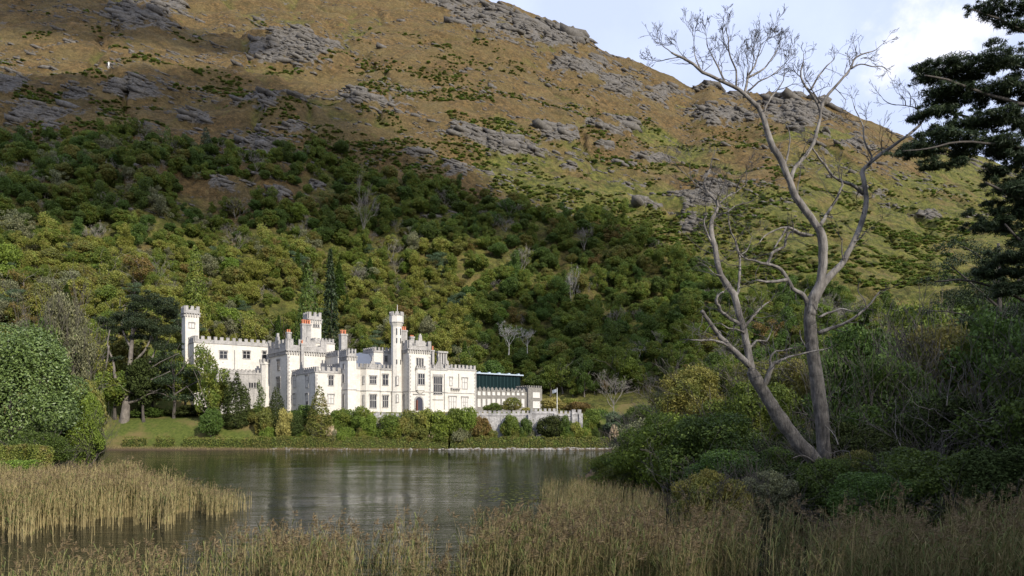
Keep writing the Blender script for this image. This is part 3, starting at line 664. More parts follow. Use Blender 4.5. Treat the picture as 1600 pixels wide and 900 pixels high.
# --- octagonal turret and centre range
co = 5.2
tc_s, tc_o = S(619.5, 5.0), 5.0
q = MB(); zt = Zc(505, tc_s, tc_o); rr = 1.75
q.ngon((tc_s, tc_o), rr*1.12, rr*1.12, -6, zl, 8, .39); q.ngon((tc_s, tc_o), rr, rr*.93, zl, zt-1.2, 8, .39); q.ngon((tc_s, tc_o), rr*.93, rr*1.25, zt-1.2, zt, 8, .39); q.ngon((tc_s, tc_o), rr*1.25, rr*1.25, zt, Zc(494, tc_s, tc_o), 8, .39)
TU = q.build('octagonal_turret', GRANITE, castle); q = MB(); zt2 = Zc(494, tc_s, tc_o)
for k in range(8):
    a = k*math.pi/4 + math.pi/8*0 + .39; ca, sa = math.cos(a), math.sin(a); p_ = Vector((tc_s + ca*rr*1.13, tc_o + sa*rr*1.13)); n_ = Vector((ca, sa)); t_ = Vector((-sa, ca))
    q.prism([(*(p_ - n_*.2 - t_*.5), zt2), (*(p_ + n_*.25 - t_*.5), zt2), (*(p_ + n_*.25 + t_*.5), zt2), (*(p_ - n_*.2 + t_*.5), zt2)], (0, 0, 1.2))
q.build('battlement', TRIM, TU); q = MB(); q.ngon((tc_s, tc_o), rr*1.32, rr*1.32, zt, zt+.25, 8, .39); q.build('cornice', TRIM, TU); q = MB(); q.ngon((tc_s, tc_o), rr*1.2, rr*1.2, zl-.1, zl+.15, 8, .39); q.build('string_course', TRIM, TU)
q = MB(); q.tube([(tc_s+.3, tc_o, zt2), (tc_s+.3, tc_o, Zc(476, tc_s, tc_o))], [.09, .06], 6); q.build('flagpole', WHITE, TU)
q = MB()
for zz, h_ in ((Zc(524, tc_s, tc_o), 2.0), (Zc(537, tc_s, tc_o), 1.6), (Zc(570, tc_s, tc_o), 1.5)):
    for a in (-2.0, -1.2): 
        ca, sa = math.cos(a), math.sin(a); p_ = Vector((tc_s + ca*rr*.95, tc_o + sa*rr*.95)); n_ = Vector((ca, sa)); t_ = Vector((-sa, ca))*.16
        q.prism([(*(p_-t_-n_*.3), zz), (*(p_+t_-n_*.3), zz), (*(p_+t_+n_*.04), zz), (*(p_-t_+n_*.04), zz)], (0, 0, h_)); q.build('arrow_slit', GLASS, TU); q = MB()
m0 = S(556, co); mz = Zc(578, (m0)/2, co)
M = block('centre_range', m0-4, -.01, co, 18, mz, mw=.7, gap=.62, h=.9)
q = MB(); q.box(m0-.5, -.3, co-.12, co+.05, zl, zl+.25); q.build('string_course', TRIM, castle)
# canted bay with a gable
b0, b1 = S(563, co), S(597, co); bo = co-1.5; q = MB()
q.prism([(b0, co+.05, -6), (b0+1.2, bo, -6), (b1-1.6, bo, -6), (b1-.4, co+.05, -6)], (0, 0, mz+6.05)); B = q.build('bay', GRANITE, castle)
q = MB(); e = .15; q.prism([(b0-e, co, mz+.05), (b0+1.2-e, bo-e, mz+.05), (b1-1.6+e, bo-e, mz+.05), (b1-.4+e, co, mz+.05)], (0, 0, .27)); q.build('cornice', TRIM, B); q = MB(); q.prism([(b0-e, co, zl), (b0+1.2-e, bo-e, zl), (b1-1.6+e, bo-e, zl), (b1-.4+e, co, zl)], (0, 0, .25)); q.build('string_course', TRIM, B); q = MB()
bc = (b0+b1)/2 - .2; crenel(q, (b0+1.2, bo+.1), (b1-1.6, bo+.1), mz+.32, .6, .5, .8); gable(q, bc, bo-.1, mz+.32, 2.7, 3.4, 4); crenel(q, (b1-1.5, bo+.2), (b1-.4, co), mz+.32, .5, .4, .8); crenel(q, (b0, co), (b0+1.1, bo+.2), mz+.32, .5, .4, .8); q.build('bay_parapet', TRIM, B)
for zz0, zz1, ln in ((Zc(599.5, bc, bo), Zc(588, bc, bo), 1), (Zc(637, bc, bo), Zc(617, bc, bo), 1)):
    window('f', bc, bo, zz0, zz1, 2.0, 3, True); window('f', S(568, co-.4), co-1.0, zz0, zz1, .6, 1, True, hood=False)
for zz0, zz1 in ((Zc(601, -8, co), Zc(585, -8, co)), (Zc(636, -8, co), Zc(618, -8, co))):
    c = S(602, co); window('f', c, co, zz0, zz1, 1.7, 2 if zz1 > 6 else 3, True)
for py0, py1 in ((601, 588), (628, 617)):
    c = S(621, 3.2); window('f', c, 3.15, Zc(py0, c, 3.2), Zc(py1, c, 3.2), .5, 1, True, pane=BLIND, hood=False)
window('l', 2.7, 0, Zc(640, 0, 3)+.3, Zc(618, 0, 3), 1.0, 2, True, pane=BLIND)
# upper range behind the centre, slate roofs, second clock block
q = MB(); u0, u1 = S(584, 11), S(612, 11); block('upper_range', u0, u1+1.5, 11, 19, Zc(552, u1, 11), mw=.7, gap=.6, h=.9)
c = S(603, 11); window('f', c, 11, Zc(565, c, 11), Zc(556, c, 11), .8, 2, False, hood=False)
def roof(s0, s1, o0, o1, z0, h):
    q = MB(); om_ = (o0+o1)/2; q.add([(s0, o0, z0), (s1, o0, z0), (s1, o1, z0), (s0, o1, z0), (s0+1.5, om_, z0+h), (s1-1.5, om_, z0+h)], [(0,1,5,4), (1,2,5), (2,3,4,5), (3,0,4), (0,3,2,1)]); return q.build('slate_roof', SLATE, castle)
roof(S(535, 14), S(590, 14), 9, 19, Zc(573, -18, 14), 4.6); roof(S(560, 20), S(616, 20), 19.1, 27, Zc(568, -18, 20), 4.4)
roof(tw+.3, r2-.5, 3, 13, rz+.2, 1.6)
# slim square turret
st0, st1 = S(543.5, .7), S(556.5, .7); sl = O(531, st0)
q_ = block('slim_turret', st0, st1, .7, max(sl, 5.2), Zc(557, st0, .7), cor=.28, mw=.7, gap=.5, h=1.2, low=.7)
q = MB(); q.box(st0-.12, st1+.12, .58, 5, zl, zl+.25); q.build('string_course', TRIM, q_)
ss = st0; 
for py0, py1 in ((576, 569), (597, 585), (636, 616)):
    o_ = O(537, ss); window('l', o_, ss, Zc(py0, ss, o_), Zc(py1, ss, o_), .9, 2 if py0 < 600 else 1, False, hood=False)
# --- left front block
lo = 5.0; l0, l1 = S(492.5, lo), S(532.5, lo); lz = Zc(582, l0, lo); ld = O(455, l0)
Lb = block('left_block', l0, st0-.01, lo, ld+3, lz, mw=.85, gap=.75, h=1.0)
q = MB(); quoins(q, l0, lo, -2, lz-.3, 1); q.build('quoins', TRIM, Lb)
c = S(517, lo); window('f', c, lo, Zc(602, c, lo), Zc(587, c, lo), 1.3, 2, True); window('f', c, lo, Zc(630, c, lo), Zc(617, c, lo), 1.6, 2, True, pane=BLIND)
for px in (480, 460.5):
    o_ = O(px, l0)
    for py0, py1 in ((605, 587), (632, 616)): window('l', o_, l0, Zc(py0, l0, o_), Zc(py1, l0, o_), 1.9, 2, True, pane=BLIND)
o_ = O(480, l0); q = MB(); q.box(l0-.08, l0+.05, o_-.9, o_+.9, Zc(637, l0, o_), Zc(627, l0, o_)); q.build('side_door', DARKDOOR, castle)
o_ = O(471, l0); q = MB()
for i in range(4): q.box(l0 - .05 + .003*i, l0+.5, o_-2.0*(1-i/4), o_+2.0*(1-i/4), lz+.3 + i*.85, lz+.3+(i+1)*.85)
q.build('side_gable', TRIM, Lb)
# --- great left tower
gs1 = None; go = ld - .5
g0, g1 = S(449, go), S(509, go); gz = Zc(548, g0, go); gd = O(420.5, g0)
T2 = block('great_tower', g0, g1, go, gd, gz, cor=.45, mw=1.5, gap=1.7, h=1.7, low=1.6)
q = MB(); gable(q, S(481, go), go-.42, gz+1.4, 3.6, 3.2, 3); q.build('stepped_gable', TRIM, T2); q = MB()
o_ = (go+gd)/2
for i in range(4): q.box(g0-.46 + .003*i, g0+.2, o_-2.2*(1-i/4), o_+2.2*(1-i/4), gz+1.4 + i*1.2, gz+1.4+(i+1)*1.2)
q.build('stepped_gable', TRIM, T2)
q = MB(); quoins(q, g0, go, 0, gz-1.3, 1); q.build('quoins', TRIM, T2)
o_ = O(435.5, g0)
window('l', o_, g0, Zc(578, g0, o_), Zc(562.5, g0, o_), 2.2, 2, True); window('l', o_, g0, Zc(607, g0, o_), Zc(590, g0, o_), 3.2, 3, True)
# polygonal stair at its left
p0 = gd + 1.2; q = MB(); sx = S(416, p0); q.ngon((sx, p0), 1.9, 1.9, -6, Zc(568, sx, p0), 8, .39); q.ngon((sx, p0), 2.1, 2.1, Zc(570, sx, p0), Zc(566, sx, p0), 8, .2)
q_ = q.build('stair_turret', GRANITE, castle); q = MB()
for k in range(8):
    a = k*math.pi/4; q.box(sx + 1.75*math.cos(a)-.4, sx + 1.75*math.cos(a)+.4, p0 + 1.75*math.sin(a)-.4, p0 + 1.75*math.sin(a)+.4, Zc(566, sx, p0)-.1, Zc(562, sx, p0))
q.build('battlement', TRIM, q_)
# tall rear turret and its chimney
ro = go + 9; k0, k1 = S(482, ro), S(502, ro); q_ = block('rear_turret', k0, k1, ro, ro+4.5, Zc(499, k0, ro), cor=.3, mw=.8, gap=.8, h=1.2, low=.9)
c = S(494, ro)
for k in (-1, 0, 1): window('f', c + k*.8, ro, Zc(511, c, ro), Zc(507, c, ro), .36, 1, False, hood=False)
c = S(478.5, go+6); chimney(c, go+6.3, gz, Zc(506, c, go+6), 3.0, 1.6, 4, Zc(500, c, go+6), 2)
c = S(451, gd-3); chimney(c, gd-3, gz, Zc(519, c, gd-3), 1.4, 1.2, 2, Zc(515, c, gd-3))
c = S(472.5, go-1.0); chimney(c, go-.8, lz, Zc(537, c, go), .9, .9, 1, Zc(532.5, c, go))
c = S(536, 9); chimney(c, 9, 6, Zc(522, c, 9), 1.9, 1.9, 2, Zc(516, c, 9), 2)
c = S(630.5, 9); chimney(c, 9, 8, Zc(516, c, 9), 1.9, 1.5, 3, Zc(510.5, c, 9))
c = S(641, 6); chimney(c, 5, tz, Zc(526, c, 5), 1.3, 1.0, 2, Zc(524, c, 5))
c = S(676, 7); chimney(c, 7, rz, Zc(547, c, 7), .8, .8, 1, Zc(541, c, 7))
# clustered stone stack on the right wing
c = S(690, 8); q = MB(); z0_, z1_ = rz, Zc(549, c, 8)
for k in range(4): q.box(c-1.75+k*.95, c-1.75+k*.95+.62, 7.4, 8.2, z0_, z1_-.6)
q.box(c-1.95, c+1.95, 7.1, 8.5, z1_-.6, z1_); q.box(c-1.95, c+1.95, 7.1, 8.5, z0_, z0_+2.0); q.build('chimney_stack', TRIM, castle)
# rear range seen between the great tower and the slim turret
q0, q1 = S(508, 17), S(531, 17); block('rear_range', g1+.02, q1, 15, 24, Zc(556, q0, 17), mw=.8, gap=.7, h=1.0)
q0 = S(509, 26); block('rear_parapet', q0-4, S(523, 26), 26, 30, Zc(537, q0, 26), mw=.7, gap=.6, h=.9)
# --- long left wing on the higher ground
wo = gd + 6; w0, w1 = S(303, wo), g0 - .01; wz = Zc(535, w0, wo)
W_ = block('left_wing', w0, w1+3, wo, wo+9, wz, z0=-4, mw=1.0, gap=.9, h=.9, low=.9)
for px, n_ in ((315, 1), (349, 2), (385, 2), (413, 1)):
    c = S(px, wo); window('f', c, wo, Zc(560, c, wo), Zc(549, c, wo), 1.05 if n_ == 1 else 2.2, n_, True)
q = MB()
for px, y0, y1 in ((328, 558, 544), (366.5, 580, 547)):
    c = S(px, wo); q.box(c-.08, c+.08, wo-.18, wo-.02, Zc(y0, c, wo), Zc(y1, c, wo))
q.build('drainpipe', IRON, W_)
# square tower at the far left
fo = wo + 7; f0, f1 = S(289.5, fo), S(311, fo); fd = O(281, f0)
q_ = block('corner_tower', f0, f1, fo, fo+4.6, Zc(489, f0, fo), z0=-4, cor=.4, mw=.9, gap=.75, h=1.1, low=.9)
c = S(299.5, fo); window('f', c, fo, Zc(512, c, fo), Zc(505, c, fo), 1.5, 2, False, pane=BLIND)
# low crenellated range under the left wing
do = wo - 5; d0 = S(338, do); block('low_range', d0, g0-1.5, do, wo-.02, Zc(585, S(390, do), do), z0=-4, mt=TRIM, mw=.7, gap=.6, h=.8)
for px in (392, 400): 
    c = S(px, do); window('f', c, do, Zc(606, c, do), Zc(598, c, do), 1.3, 2, False, hood=False)

# ------------------------------------------------------------------ grey range to the right of the castle
GX = Vector((AX, AY, BZ))
grey = empty('stone_range', (AX, AY, BZ), TH); tag(grey, 'low grey stone range with battlements to the right of the pale castle', 'building')
yo = 11.0; e0, e1 = r2 + .1, S(823, yo); ez = Zc(609, e0, yo)
q = MB(); q.box(e0, e1, yo, yo+8, -5, ez); GW = q.build('wall', GREYSTONE, grey)
q = MB(); e2 = S(847, yo-.8); q.box(e1+.003, e2, yo-.8, yo+7, -5, Zc(607, e1, yo)); GB = q.build('end_block', GREYSTONE, grey)
q = MB(); k = e0 + .2
while k < e1-1.4:
    q.prism([(k, yo-.1, ez), (k+1.25, yo-.1, ez), (k+1.25, yo-.1, ez+.6), (k+.62, yo-.1, ez+1.35), (k, yo-.1, ez+.6)], (0, .5, 0)); k += 1.75
q.box(e0, e1, yo-.12, yo+.4, ez-.3, ez-.002); q.build('battlement', GREYSTONE, GW)
q = MB(); ring(q, e1+.1, e2, yo-.8, yo+7, Zc(607, e1, yo)+.002, mw=.6, gap=.6, h=.6); q.build('battlement', GREYSTONE, GB)
def gwin(c, off, z0, z1, wd, lights, par):
    fm = MB(); h = wd/2
    fm.box(c-h-.14, c-h, off-.1, off+.05, z0, z1); fm.box(c+h, c+h+.14, off-.1, off+.05, z0, z1); fm.box(c-h-.14, c+h+.14, off-.1, off+.05, z1, z1+.15); fm.box(c-h-.14, c+h+.14, off-.14, off+.05, z0-.15, z0)
    for i in range(1, lights): a = c-h+wd*i/lights; fm.box(a-.09, a+.09, off-.1, off+.05, z0, z1)
    f = fm.build('window', MULLION, par); pm = MB()
    for i in range(lights): pm.box(c-h+wd*i/lights+(.092 if i else .002), c-h+wd*(i+1)/lights-(.092 if i < lights-1 else .002), off-.03, off+.05, z0+.002, z1-.002)
    pm.build('pane', BLIND, f)
for i, px in enumerate(np.linspace(748.5, 817, 10)):
    c = S(px, yo); gwin(c, yo, Zc(617, c, yo), Zc(611, c, yo), .85, 1, grey); gwin(c, yo, Zc(635, c, yo), Zc(624, c, yo), .95, 1, grey)
for zz in ((621, 614), (637, 628)):
    c = S(838, yo-.8); gwin(c, yo-.8, Zc(zz[0], c, yo), Zc(zz[1], c, yo), 3.0, 4, grey)
# glass-walled hall behind it
hall = empty('glass_hall', (AX, AY, BZ), TH); tag(hall, 'dark green glass hall with thin metal roof behind the grey stone range', 'building')
ho = 20.0; h0, h1 = S(743, ho), S(813, ho); q = MB(); q.box(h0, h1, ho, ho+7, 0, Zc(584, h0, ho)); q.build('glass_wall', GREENGLASS, hall)
q = MB()
for k in np.arange(h0, h1+.1, 1.6): q.box(k-.06, k+.06, ho-.1, ho-.005, 0, Zc(584, h0, ho))
q.build('glazing_bar', plain('dark_frame', (.02,.05,.05), .4), hall); q = MB(); q.box(h0-.4, h1+.8, ho-1.0, ho+7.5, Zc(584, h0, ho)+.002, Zc(584, h0, ho)+.45)
for k in np.arange(h0+2, h1, 4.5): q.box(k, k+.9, ho+1, ho+2, Zc(584, h0, ho)+.45, Zc(584, h0, ho)+.95)
q.build('roof', METALROOF, hall)

# ------------------------------------------------------------------ terrace wall
tw_ = empty('terrace_wall', (0, 0, 0)); tag(tw_, 'long battlemented stone terrace wall in front of the castle above the hedge', 'wall')
def WX(px, Y=203.): return (px-800)/F*Y
def WZ(py, Y=203.): return CZ + (HY-py)/F*Y
segs = [(588, 603, 652), (603, 748, 654), (748, 828, 649.5), (828, 868, 646.5), (868, 893, 650), (893, 908, 648)]
q = MB(); b_ = MB(); tr_ = MB()
for i, (a, c, py) in enumerate(segs):
    yy0 = 202.6 - (.5 if i in (0, 3, 5) else 0) ; q.box(WX(a)+.003, WX(c)-.003, yy0, 204.3, .5, WZ(py)); tr_.box(WX(a)+.002, WX(c)-.002, yy0-.18, 204.4, WZ(py)+.002, WZ(py)+.22)
    crenel(b_, (WX(a)+.02, yy0+.2), (WX(c)-.02, yy0+.2), WZ(py)+.22, .85, .5, .6, .4, .45)
for px in (588, 745, 828, 868, 907):
    q.box(WX(px)-.5, WX(px)+.5, 201.7, 202.05, .5, WZ(646)); 
q.box(WX(908)-1.3, WX(908)-.1, 204.31, 222, .5, WZ(650)); q.box(WX(588)+.1, WX(588)+1.3, 204.31, 212, .5, WZ(652))
q.build('wall', WALLSTONE, tw_); b_.build('battlement', WALLSTONE, tw_); tr_.build('coping', WALLSTONE, tw_)
# flagpole on the terrace
fp = empty('flagpole', (0, 0, 0)); tag(fp, 'thin white flagpole with a small pale flag beside the grey stone range', 'flagpole')
fx, fy = WX(870.5, 224), 224.; fz = hz(fx, fy); zt_ = WZ(606, 224)
q = MB(); q.tube([(fx, fy, fz-.3), (fx, fy, (fz+zt_)/2), (fx, fy, zt_)], [.12, .09, .07], 8); q.build('pole', WHITE, fp)
q = MB(); n_ = 7
for i in range(n_):
    x0, x1 = fx - .1 - i*.19, fx - .1 - (i+1)*.19; y0, y1 = fy + .12*math.sin(i*1.3), fy + .12*math.sin((i+1)*1.3); d_ = .06*i
    q.prism([(x0, y0, zt_-.3-d_), (x1, y1, zt_-.3-d_-.06), (x1, y1, zt_-1.3-d_-.06), (x0, y0, zt_-1.3-d_)], (0, .02, 0))
q.build('flag', plain('faded_flag_cloth', (.22,.24,.28), .9), fp)
# white statue on the hillside
p = gp(170, 106); st = empty('statue', p); tag(st, 'tiny white statue with spread arms standing high on the brown mountain side', 'statue')
q = MB(); q.ngon((0, 0), 1.0, .8, -1.5, .8, 8); q.build('plinth', WALLSTONE, st)
q = MB(); q.tube([(0,0,.75),(0,0,1.8),(0,0,2.9),(0,0,3.4),(0,0,3.6),(0,0,3.85),(0,0,4.1)], [.55,.45,.48,.34,.13,.22,.12], 8); q.tube([(-1.1,-.15,3.4),(-.4,0,3.2),(.4,0,3.2),(1.1,-.15,3.4)], [.1,.17,.17,.1], 6); q.build('figure', WHITE, st, True)
# ------------------------------------------------------------------ the wood on the mountain side
random.seed(7); rngF = np.random.default_rng(11)
TOP_PX = [-400,0,80,200,300,380,480,560,640,720,800,900,1000,1080,1150,1250,1350,1450,1600,2000]
TOP_PY = [225,222,215,222,235,240,225,262,285,300,315,335,372,410,440,470,500,520,530,540]
CLEAR = [(345,308,70,26),(435,308,26,22),(496,303,34,20),(408,228,46,26)]
def kind_for(px, py):
    r = random.random()
    def pick(*opts):
        s_ = 0
        for kd, lf, w_ in opts:
            s_ += w_
            if r < s_: return kd, lf
        return opts[0][:2]
    if py > 395 and px < 730:    # the sunlit autumn belt above the castle
        return pick(('broad','yellow',.16), ('broad','olive',.10), ('broad','mid',.16), ('tall','yellow',.10), ('tall','mid',.10), ('loose','yellow',.09), ('loose','rust',.04), ('pine','blue',.05), ('loose','grey',.06), ('bare','',.05), ('spruce','dark',.02), ('broad','bright',.05), ('tall','grey',.02))
    if px < 330:
        return pick(('broad','dark',.18), ('broad','mid',.20), ('tall','mid',.12), ('tall','dark',.08), ('loose','grey',.10), ('pine','needle',.10), ('broad','olive',.10), ('bare','',.05), ('loose','olive',.07))
    return pick(('broad','mid',.24), ('broad','dark',.22), ('tall','mid',.13), ('tall','dark',.08), ('broad','olive',.09), ('loose','olive',.08), ('loose','mid',.06), ('bare','',.04), ('broad','bright',.04), ('loose','rust',.02))
cand = []
tries = 0
cells = {}
while tries < 80000:
    tries += 1
    px = random.uniform(-330, 1750); y = 205*(3.1)**random.random(); x = (px-800)/F*y
    u_yf = float(np.interp(px, YF_PX, YF))
    if y < u_yf + 4: continue
    k = (int(x//3.7), int(y//3.7)); sp = 3.7
    if any((x-a)**2 + (y-b_)**2 < sp*sp for i in (-1,0,1) for j in (-1,0,1) for a, b_ in cells.get((k[0]+i, k[1]+j), ())): continue
    cells.setdefault(k, []).append((x, y)); cand.append((px, x, y))
xs = np.array([c[1] for c in cand]); ys = np.array([c[2] for c in cand]); zs, rks, grs = land(xs, ys); pys = HY - (zs - CZ)/ys*F
forest = []; scrub = []
for (px, x, y), z, py, rk_ in zip(cand, zs, pys, rks):
    # castle footprint and what stands right around it
    dx, dy = x-AX, y-AY; s_ = dx*CT + dy*ST; o_ = -dx*ST + dy*CT
    if -52 < s_ < 28 and -12 < o_ < 36: continue
    if 20 < s_ < 62 and 2 < o_ < 31: continue
    if -82 < s_ < -38 and 22 < o_ < 66: continue
    top = np.interp(px, TOP_PX, TOP_PY) + (vn(np.array([x/18.]), np.array([y/18.]), 4)[0]-.5)*42
    if any(((px-a)/ra)**2 + ((py-b_)/rb)**2 < 1 for a, b_, ra, rb in CLEAR):
        if random.random() < .85: continue
    if py > top and rk_ < .75 and random.random() < .9: forest.append((px, py, x, y, z))
rngS = np.random.default_rng(44); n_ = 150000
spx = rngS.uniform(-250, 1750, n_); sy = 240*(3.0)**rngS.random(n_); sx = (spx-800)/F*sy; sz, srk, sg = land(sx, sy); spy = HY - (sz-CZ)/sy*F
h_ = (np.interp(spx, TOP_PX, TOP_PY) - spy)/200; cl_ = fbm(sx/30, sy/17, 4, 14, .6)
ok = (h_ > -.12) & (h_ < 1.3) & (srk < .55) & (cl_ > .45 + .20*h_ - np.where(spx > 560, .06, -.09*np.clip(h_, 0, 1))) & (rngS.random(n_) < .8) & (sy > np.interp(spx, YF_PX, YF) + 25)
scrub = [(spx[i], spy[i], sx[i], sy[i], sz[i]) for i in np.nonzero(ok)[0]]
forest.sort(key=lambda f: f[3]); 
LBL = {'broad':'broadleaf tree','loose':'feathery open-crowned tree','pine':'pine','bare':'leafless pale-branched tree','tall':'slender leafy tree','spruce':'spruce','cone':'conifer'}
CLR = {'yellow':'yellow-green','olive':'olive-brown','mid':'mid-green','dark':'dark green','rust':'rust-coloured','blue':'blue-green','grey':'grey-green','bright':'bright green','needle':'dark','':'grey'}
NM = {'broad':'broadleaf_tree','loose':'birch_tree','pine':'pine_tree','bare':'bare_tree','tall':'ash_tree','spruce':'spruce_tree'}
def in_view(px): return -60 < px < 1660
vis = [f for f in forest if in_view(f[0]) and f[0] < 1120]
indiv = vis[:262]; iset = set(map(id, indiv)); rest = [f for f in forest if id(f) not in iset]
PR = {}
for px, py, x, y, z in indiv:
    kd, lf = kind_for(px, py); v_ = random.randrange(3 if kd in ('broad', 'loose', 'tall') else 2)
    zone = 'at the left edge of the wood' if px < 150 else 'in the wood behind the left wing of the castle' if px < 420 else 'in the wood above the castle roofs' if px < 720 else 'in the shaded wood to the right of the castle' if px < 960 else 'in the wood beyond the dead trees'
    lab = f'{CLR[lf]} {LBL[kd]} {zone}'.replace('grey leafless', 'leafless'); sc_ = random.choice((random.uniform(.5, .9), random.uniform(.75, 1.15), random.uniform(1.1, 1.6)))
    r, c = plant(NM[kd], kd, v_, lf, (x, y, z-.3), sc_, sc_*random.uniform(.85, 1.15), lab, 'tree', lab.replace('tree', 'trees', 1) if 'tree' in lab else lab + ' group')
    PR.setdefault((kd, lf, v_), c)
# the rest of the wood reads as one mass: one object of instanced crowns
def scatter(name, pts, protos, idx, scl, rot, kind='stuff', label=None, cat=None):
    me = bpy.data.meshes.new(name); me.from_pydata([tuple(p) for p in pts], [], [])
    for nme, ty, arr in (('idx', 'INT', idx), ('rz', 'FLOAT', rot)):
        a = me.attributes.new(nme, ty, 'POINT'); a.data.foreach_set('value', arr)
    a = me.attributes.new('sc', 'FLOAT_VECTOR', 'POINT'); a.data.foreach_set('vector', np.asarray(scl, np.float32).ravel())
    ob = link(bpy.data.objects.new(name, me)); tag(ob, label, cat, kind=kind)
    g = bpy.data.node_groups.new(name, 'GeometryNodeTree'); g.interface.new_socket('Geometry', in_out='INPUT', socket_type='NodeSocketGeometry'); g.interface.new_socket('Geometry', in_out='OUTPUT', socket_type='NodeSocketGeometry')
    gi = g.nodes.new('NodeGroupInput'); go_ = g.nodes.new('NodeGroupOutput'); iop = g.nodes.new('GeometryNodeInstanceOnPoints'); jn = g.nodes.new('GeometryNodeJoinGeometry')
    g.links.new(gi.outputs[0], iop.inputs['Points'])
    for p in reversed(protos):    # the last one linked comes first
        oi = g.nodes.new('GeometryNodeObjectInfo'); oi.transform_space = 'ORIGINAL'; oi.inputs['Object'].default_value = p; oi.inputs['As Instance'].default_value = True
        g.links.new(oi.outputs['Geometry'], jn.inputs[0])
    g.links.new(jn.outputs[0], iop.inputs['Instance']); iop.inputs['Pick Instance'].default_value = True
    def attr(n, ty):
        a = g.nodes.new('GeometryNodeInputNamedAttribute'); a.data_type = ty; a.inputs['Name'].default_value = n; return a.outputs['Attribute']
    g.links.new(attr('idx', 'INT'), iop.inputs['Instance Index']); g.links.new(attr('sc', 'FLOAT_VECTOR'), iop.inputs['Scale'])
    cx = g.nodes.new('ShaderNodeCombineXYZ'); g.links.new(attr('rz', 'FLOAT'), cx.inputs['Z']); e2r = g.nodes.new('FunctionNodeEulerToRotation'); g.links.new(cx.outputs[0], e2r.inputs[0]); g.links.new(e2r.outputs[0], iop.inputs['Rotation'])
    g.links.new(iop.outputs[0], go_.inputs[0]); mo = ob.modifiers.new('scatter', 'NODES'); mo.node_group = g; return ob
keys = list(PR); prot = [PR[k] for k in keys]; nP = len(keys)
# the joined list comes out in one order or the other, so choose by kind in both
by = {}
for i, k in enumerate(keys): by.setdefault(k[:2], []).append(i)
pts = []; idx = []; scl = []; rot = []
for px, py, x, y, z in rest:
    k = kind_for(px, py)
    if k not in by: k = ('broad', 'mid') if ('broad', 'mid') in by else keys[0][:2]
    s_ = random.choice((random.uniform(.45, .8), random.uniform(.7, 1.05), random.uniform(1.0, 1.45))); pts.append((x, y, z-.6)); idx.append(random.choice(by[k])); scl.append((s_, s_, s_*random.uniform(.75, 1.1))); rot.append(random.uniform(0, 6.28))
ORDER = 'fwd'
scatter('wood', pts, prot, idx, scl, rot, label='mixed wood covering the lower mountain side', cat='wood')
# scrub higher up
sp = []
for lf in ('mid', 'olive', 'bright', 'dark'):
    ob = None
    r, ob = plant('hillside_bush', 'scrub', 0, lf, tuple(np.array([(scrub[len(sp)*7][2]), scrub[len(sp)*7][3], scrub[len(sp)*7][4]])), 1.1, 1., f'{CLR[lf]} bush among the scrub above the tree line', 'bush', 'bushes above the tree line', part=('stem', 'foliage')); sp.append(ob)
n = len(scrub); scatter('hillside_scrub', [(s[2], s[3], s[4]) for s in scrub], sp, [random.choice((0,0,0,1,1,1,2,2,2,3)) for _ in scrub], [(a, a, a*random.uniform(.4, .85)) for a in (random.choice((.35, .5, .6, .8, 1.1))*random.uniform(.7, 1.2) for _ in scrub)], [random.uniform(0, 6.28) for _ in scrub], label='low scrub thinning out up the slope', cat='scrub')
print('forest', len(forest), 'indiv', len(indiv), 'scrub', len(scrub), 'protos', nP)

import bmesh
bm = bmesh.new(); bmesh.ops.create_icosphere(bm, subdivisions=1, radius=1); iv2 = np.array([v.co[:] for v in bm.verts]); iq2 = np.array([[a.index for a in f.verts] for f in bm.faces]); bm.free()
rngR = np.random.default_rng(15); Vs = []; Qs = []; k = 0; tries = 0
while k < 22000*len(iv2) and tries < 800000:
    n_ = 4000; tries += n_; px = rngR.uniform(-200, 1700, n_); y = 260*(3.6)**rngR.random(n_); x = (px-800)/F*y; z, rk_, g_ = land(x, y)
    fq = fbm(x/8, y/6, 3, 63); pyr = HY - (z-CZ)/y*F
    ok = (((rk_ > .30 + .6*rngR.random(n_)) & (fq + .25*rk_ > .55 + .26*rngR.random(n_))) | ((pyr < 340) & (fbm(x/45, y/20, 3, 65) > .46) & (fq > .53) & (rngR.random(n_) < .62))) & (y < 958)
    for X_, Y_, Z_, R_ in zip(x[ok], y[ok], z[ok], rk_[ok]):
        r = min(1.6, .34*math.exp(rngR.normal()*.55))*(1.5 + 1.4*R_)*(Y_/600)**.5*(1.7 if Y_ > 860 else 1)
        d = iv2*(1 + .30*np.clip(rngR.normal(size=(len(iv2), 1)), -1.6, 1.6)); d = np.sign(d)*np.abs(d)**.7; a = .45 + rngR.normal()*.25; ca, sa = math.cos(a), math.sin(a); d = d*np.array([r*rngR.uniform(1.2, 3.2), r*1.1, r*rngR.uniform(.4, .9)])
        d = np.stack([d[:, 0]*ca - d[:, 1]*sa, d[:, 0]*sa + d[:, 1]*ca, d[:, 2] - .28*d[:, 0]*rngR.uniform(.2, 1)], 1)
        Vs.append(d + np.array([X_, Y_, Z_ - r*.25])); Qs.append(iq2 + k); k += len(iv2)
tag(link(bpy.data.objects.new('rock_outcrops', np_mesh('rock_outcrops', np.concatenate(Vs), np.concatenate(Qs), [CRAG]))), 'grey crags and boulders breaking through the mountain grass', 'rocks', kind='stuff')

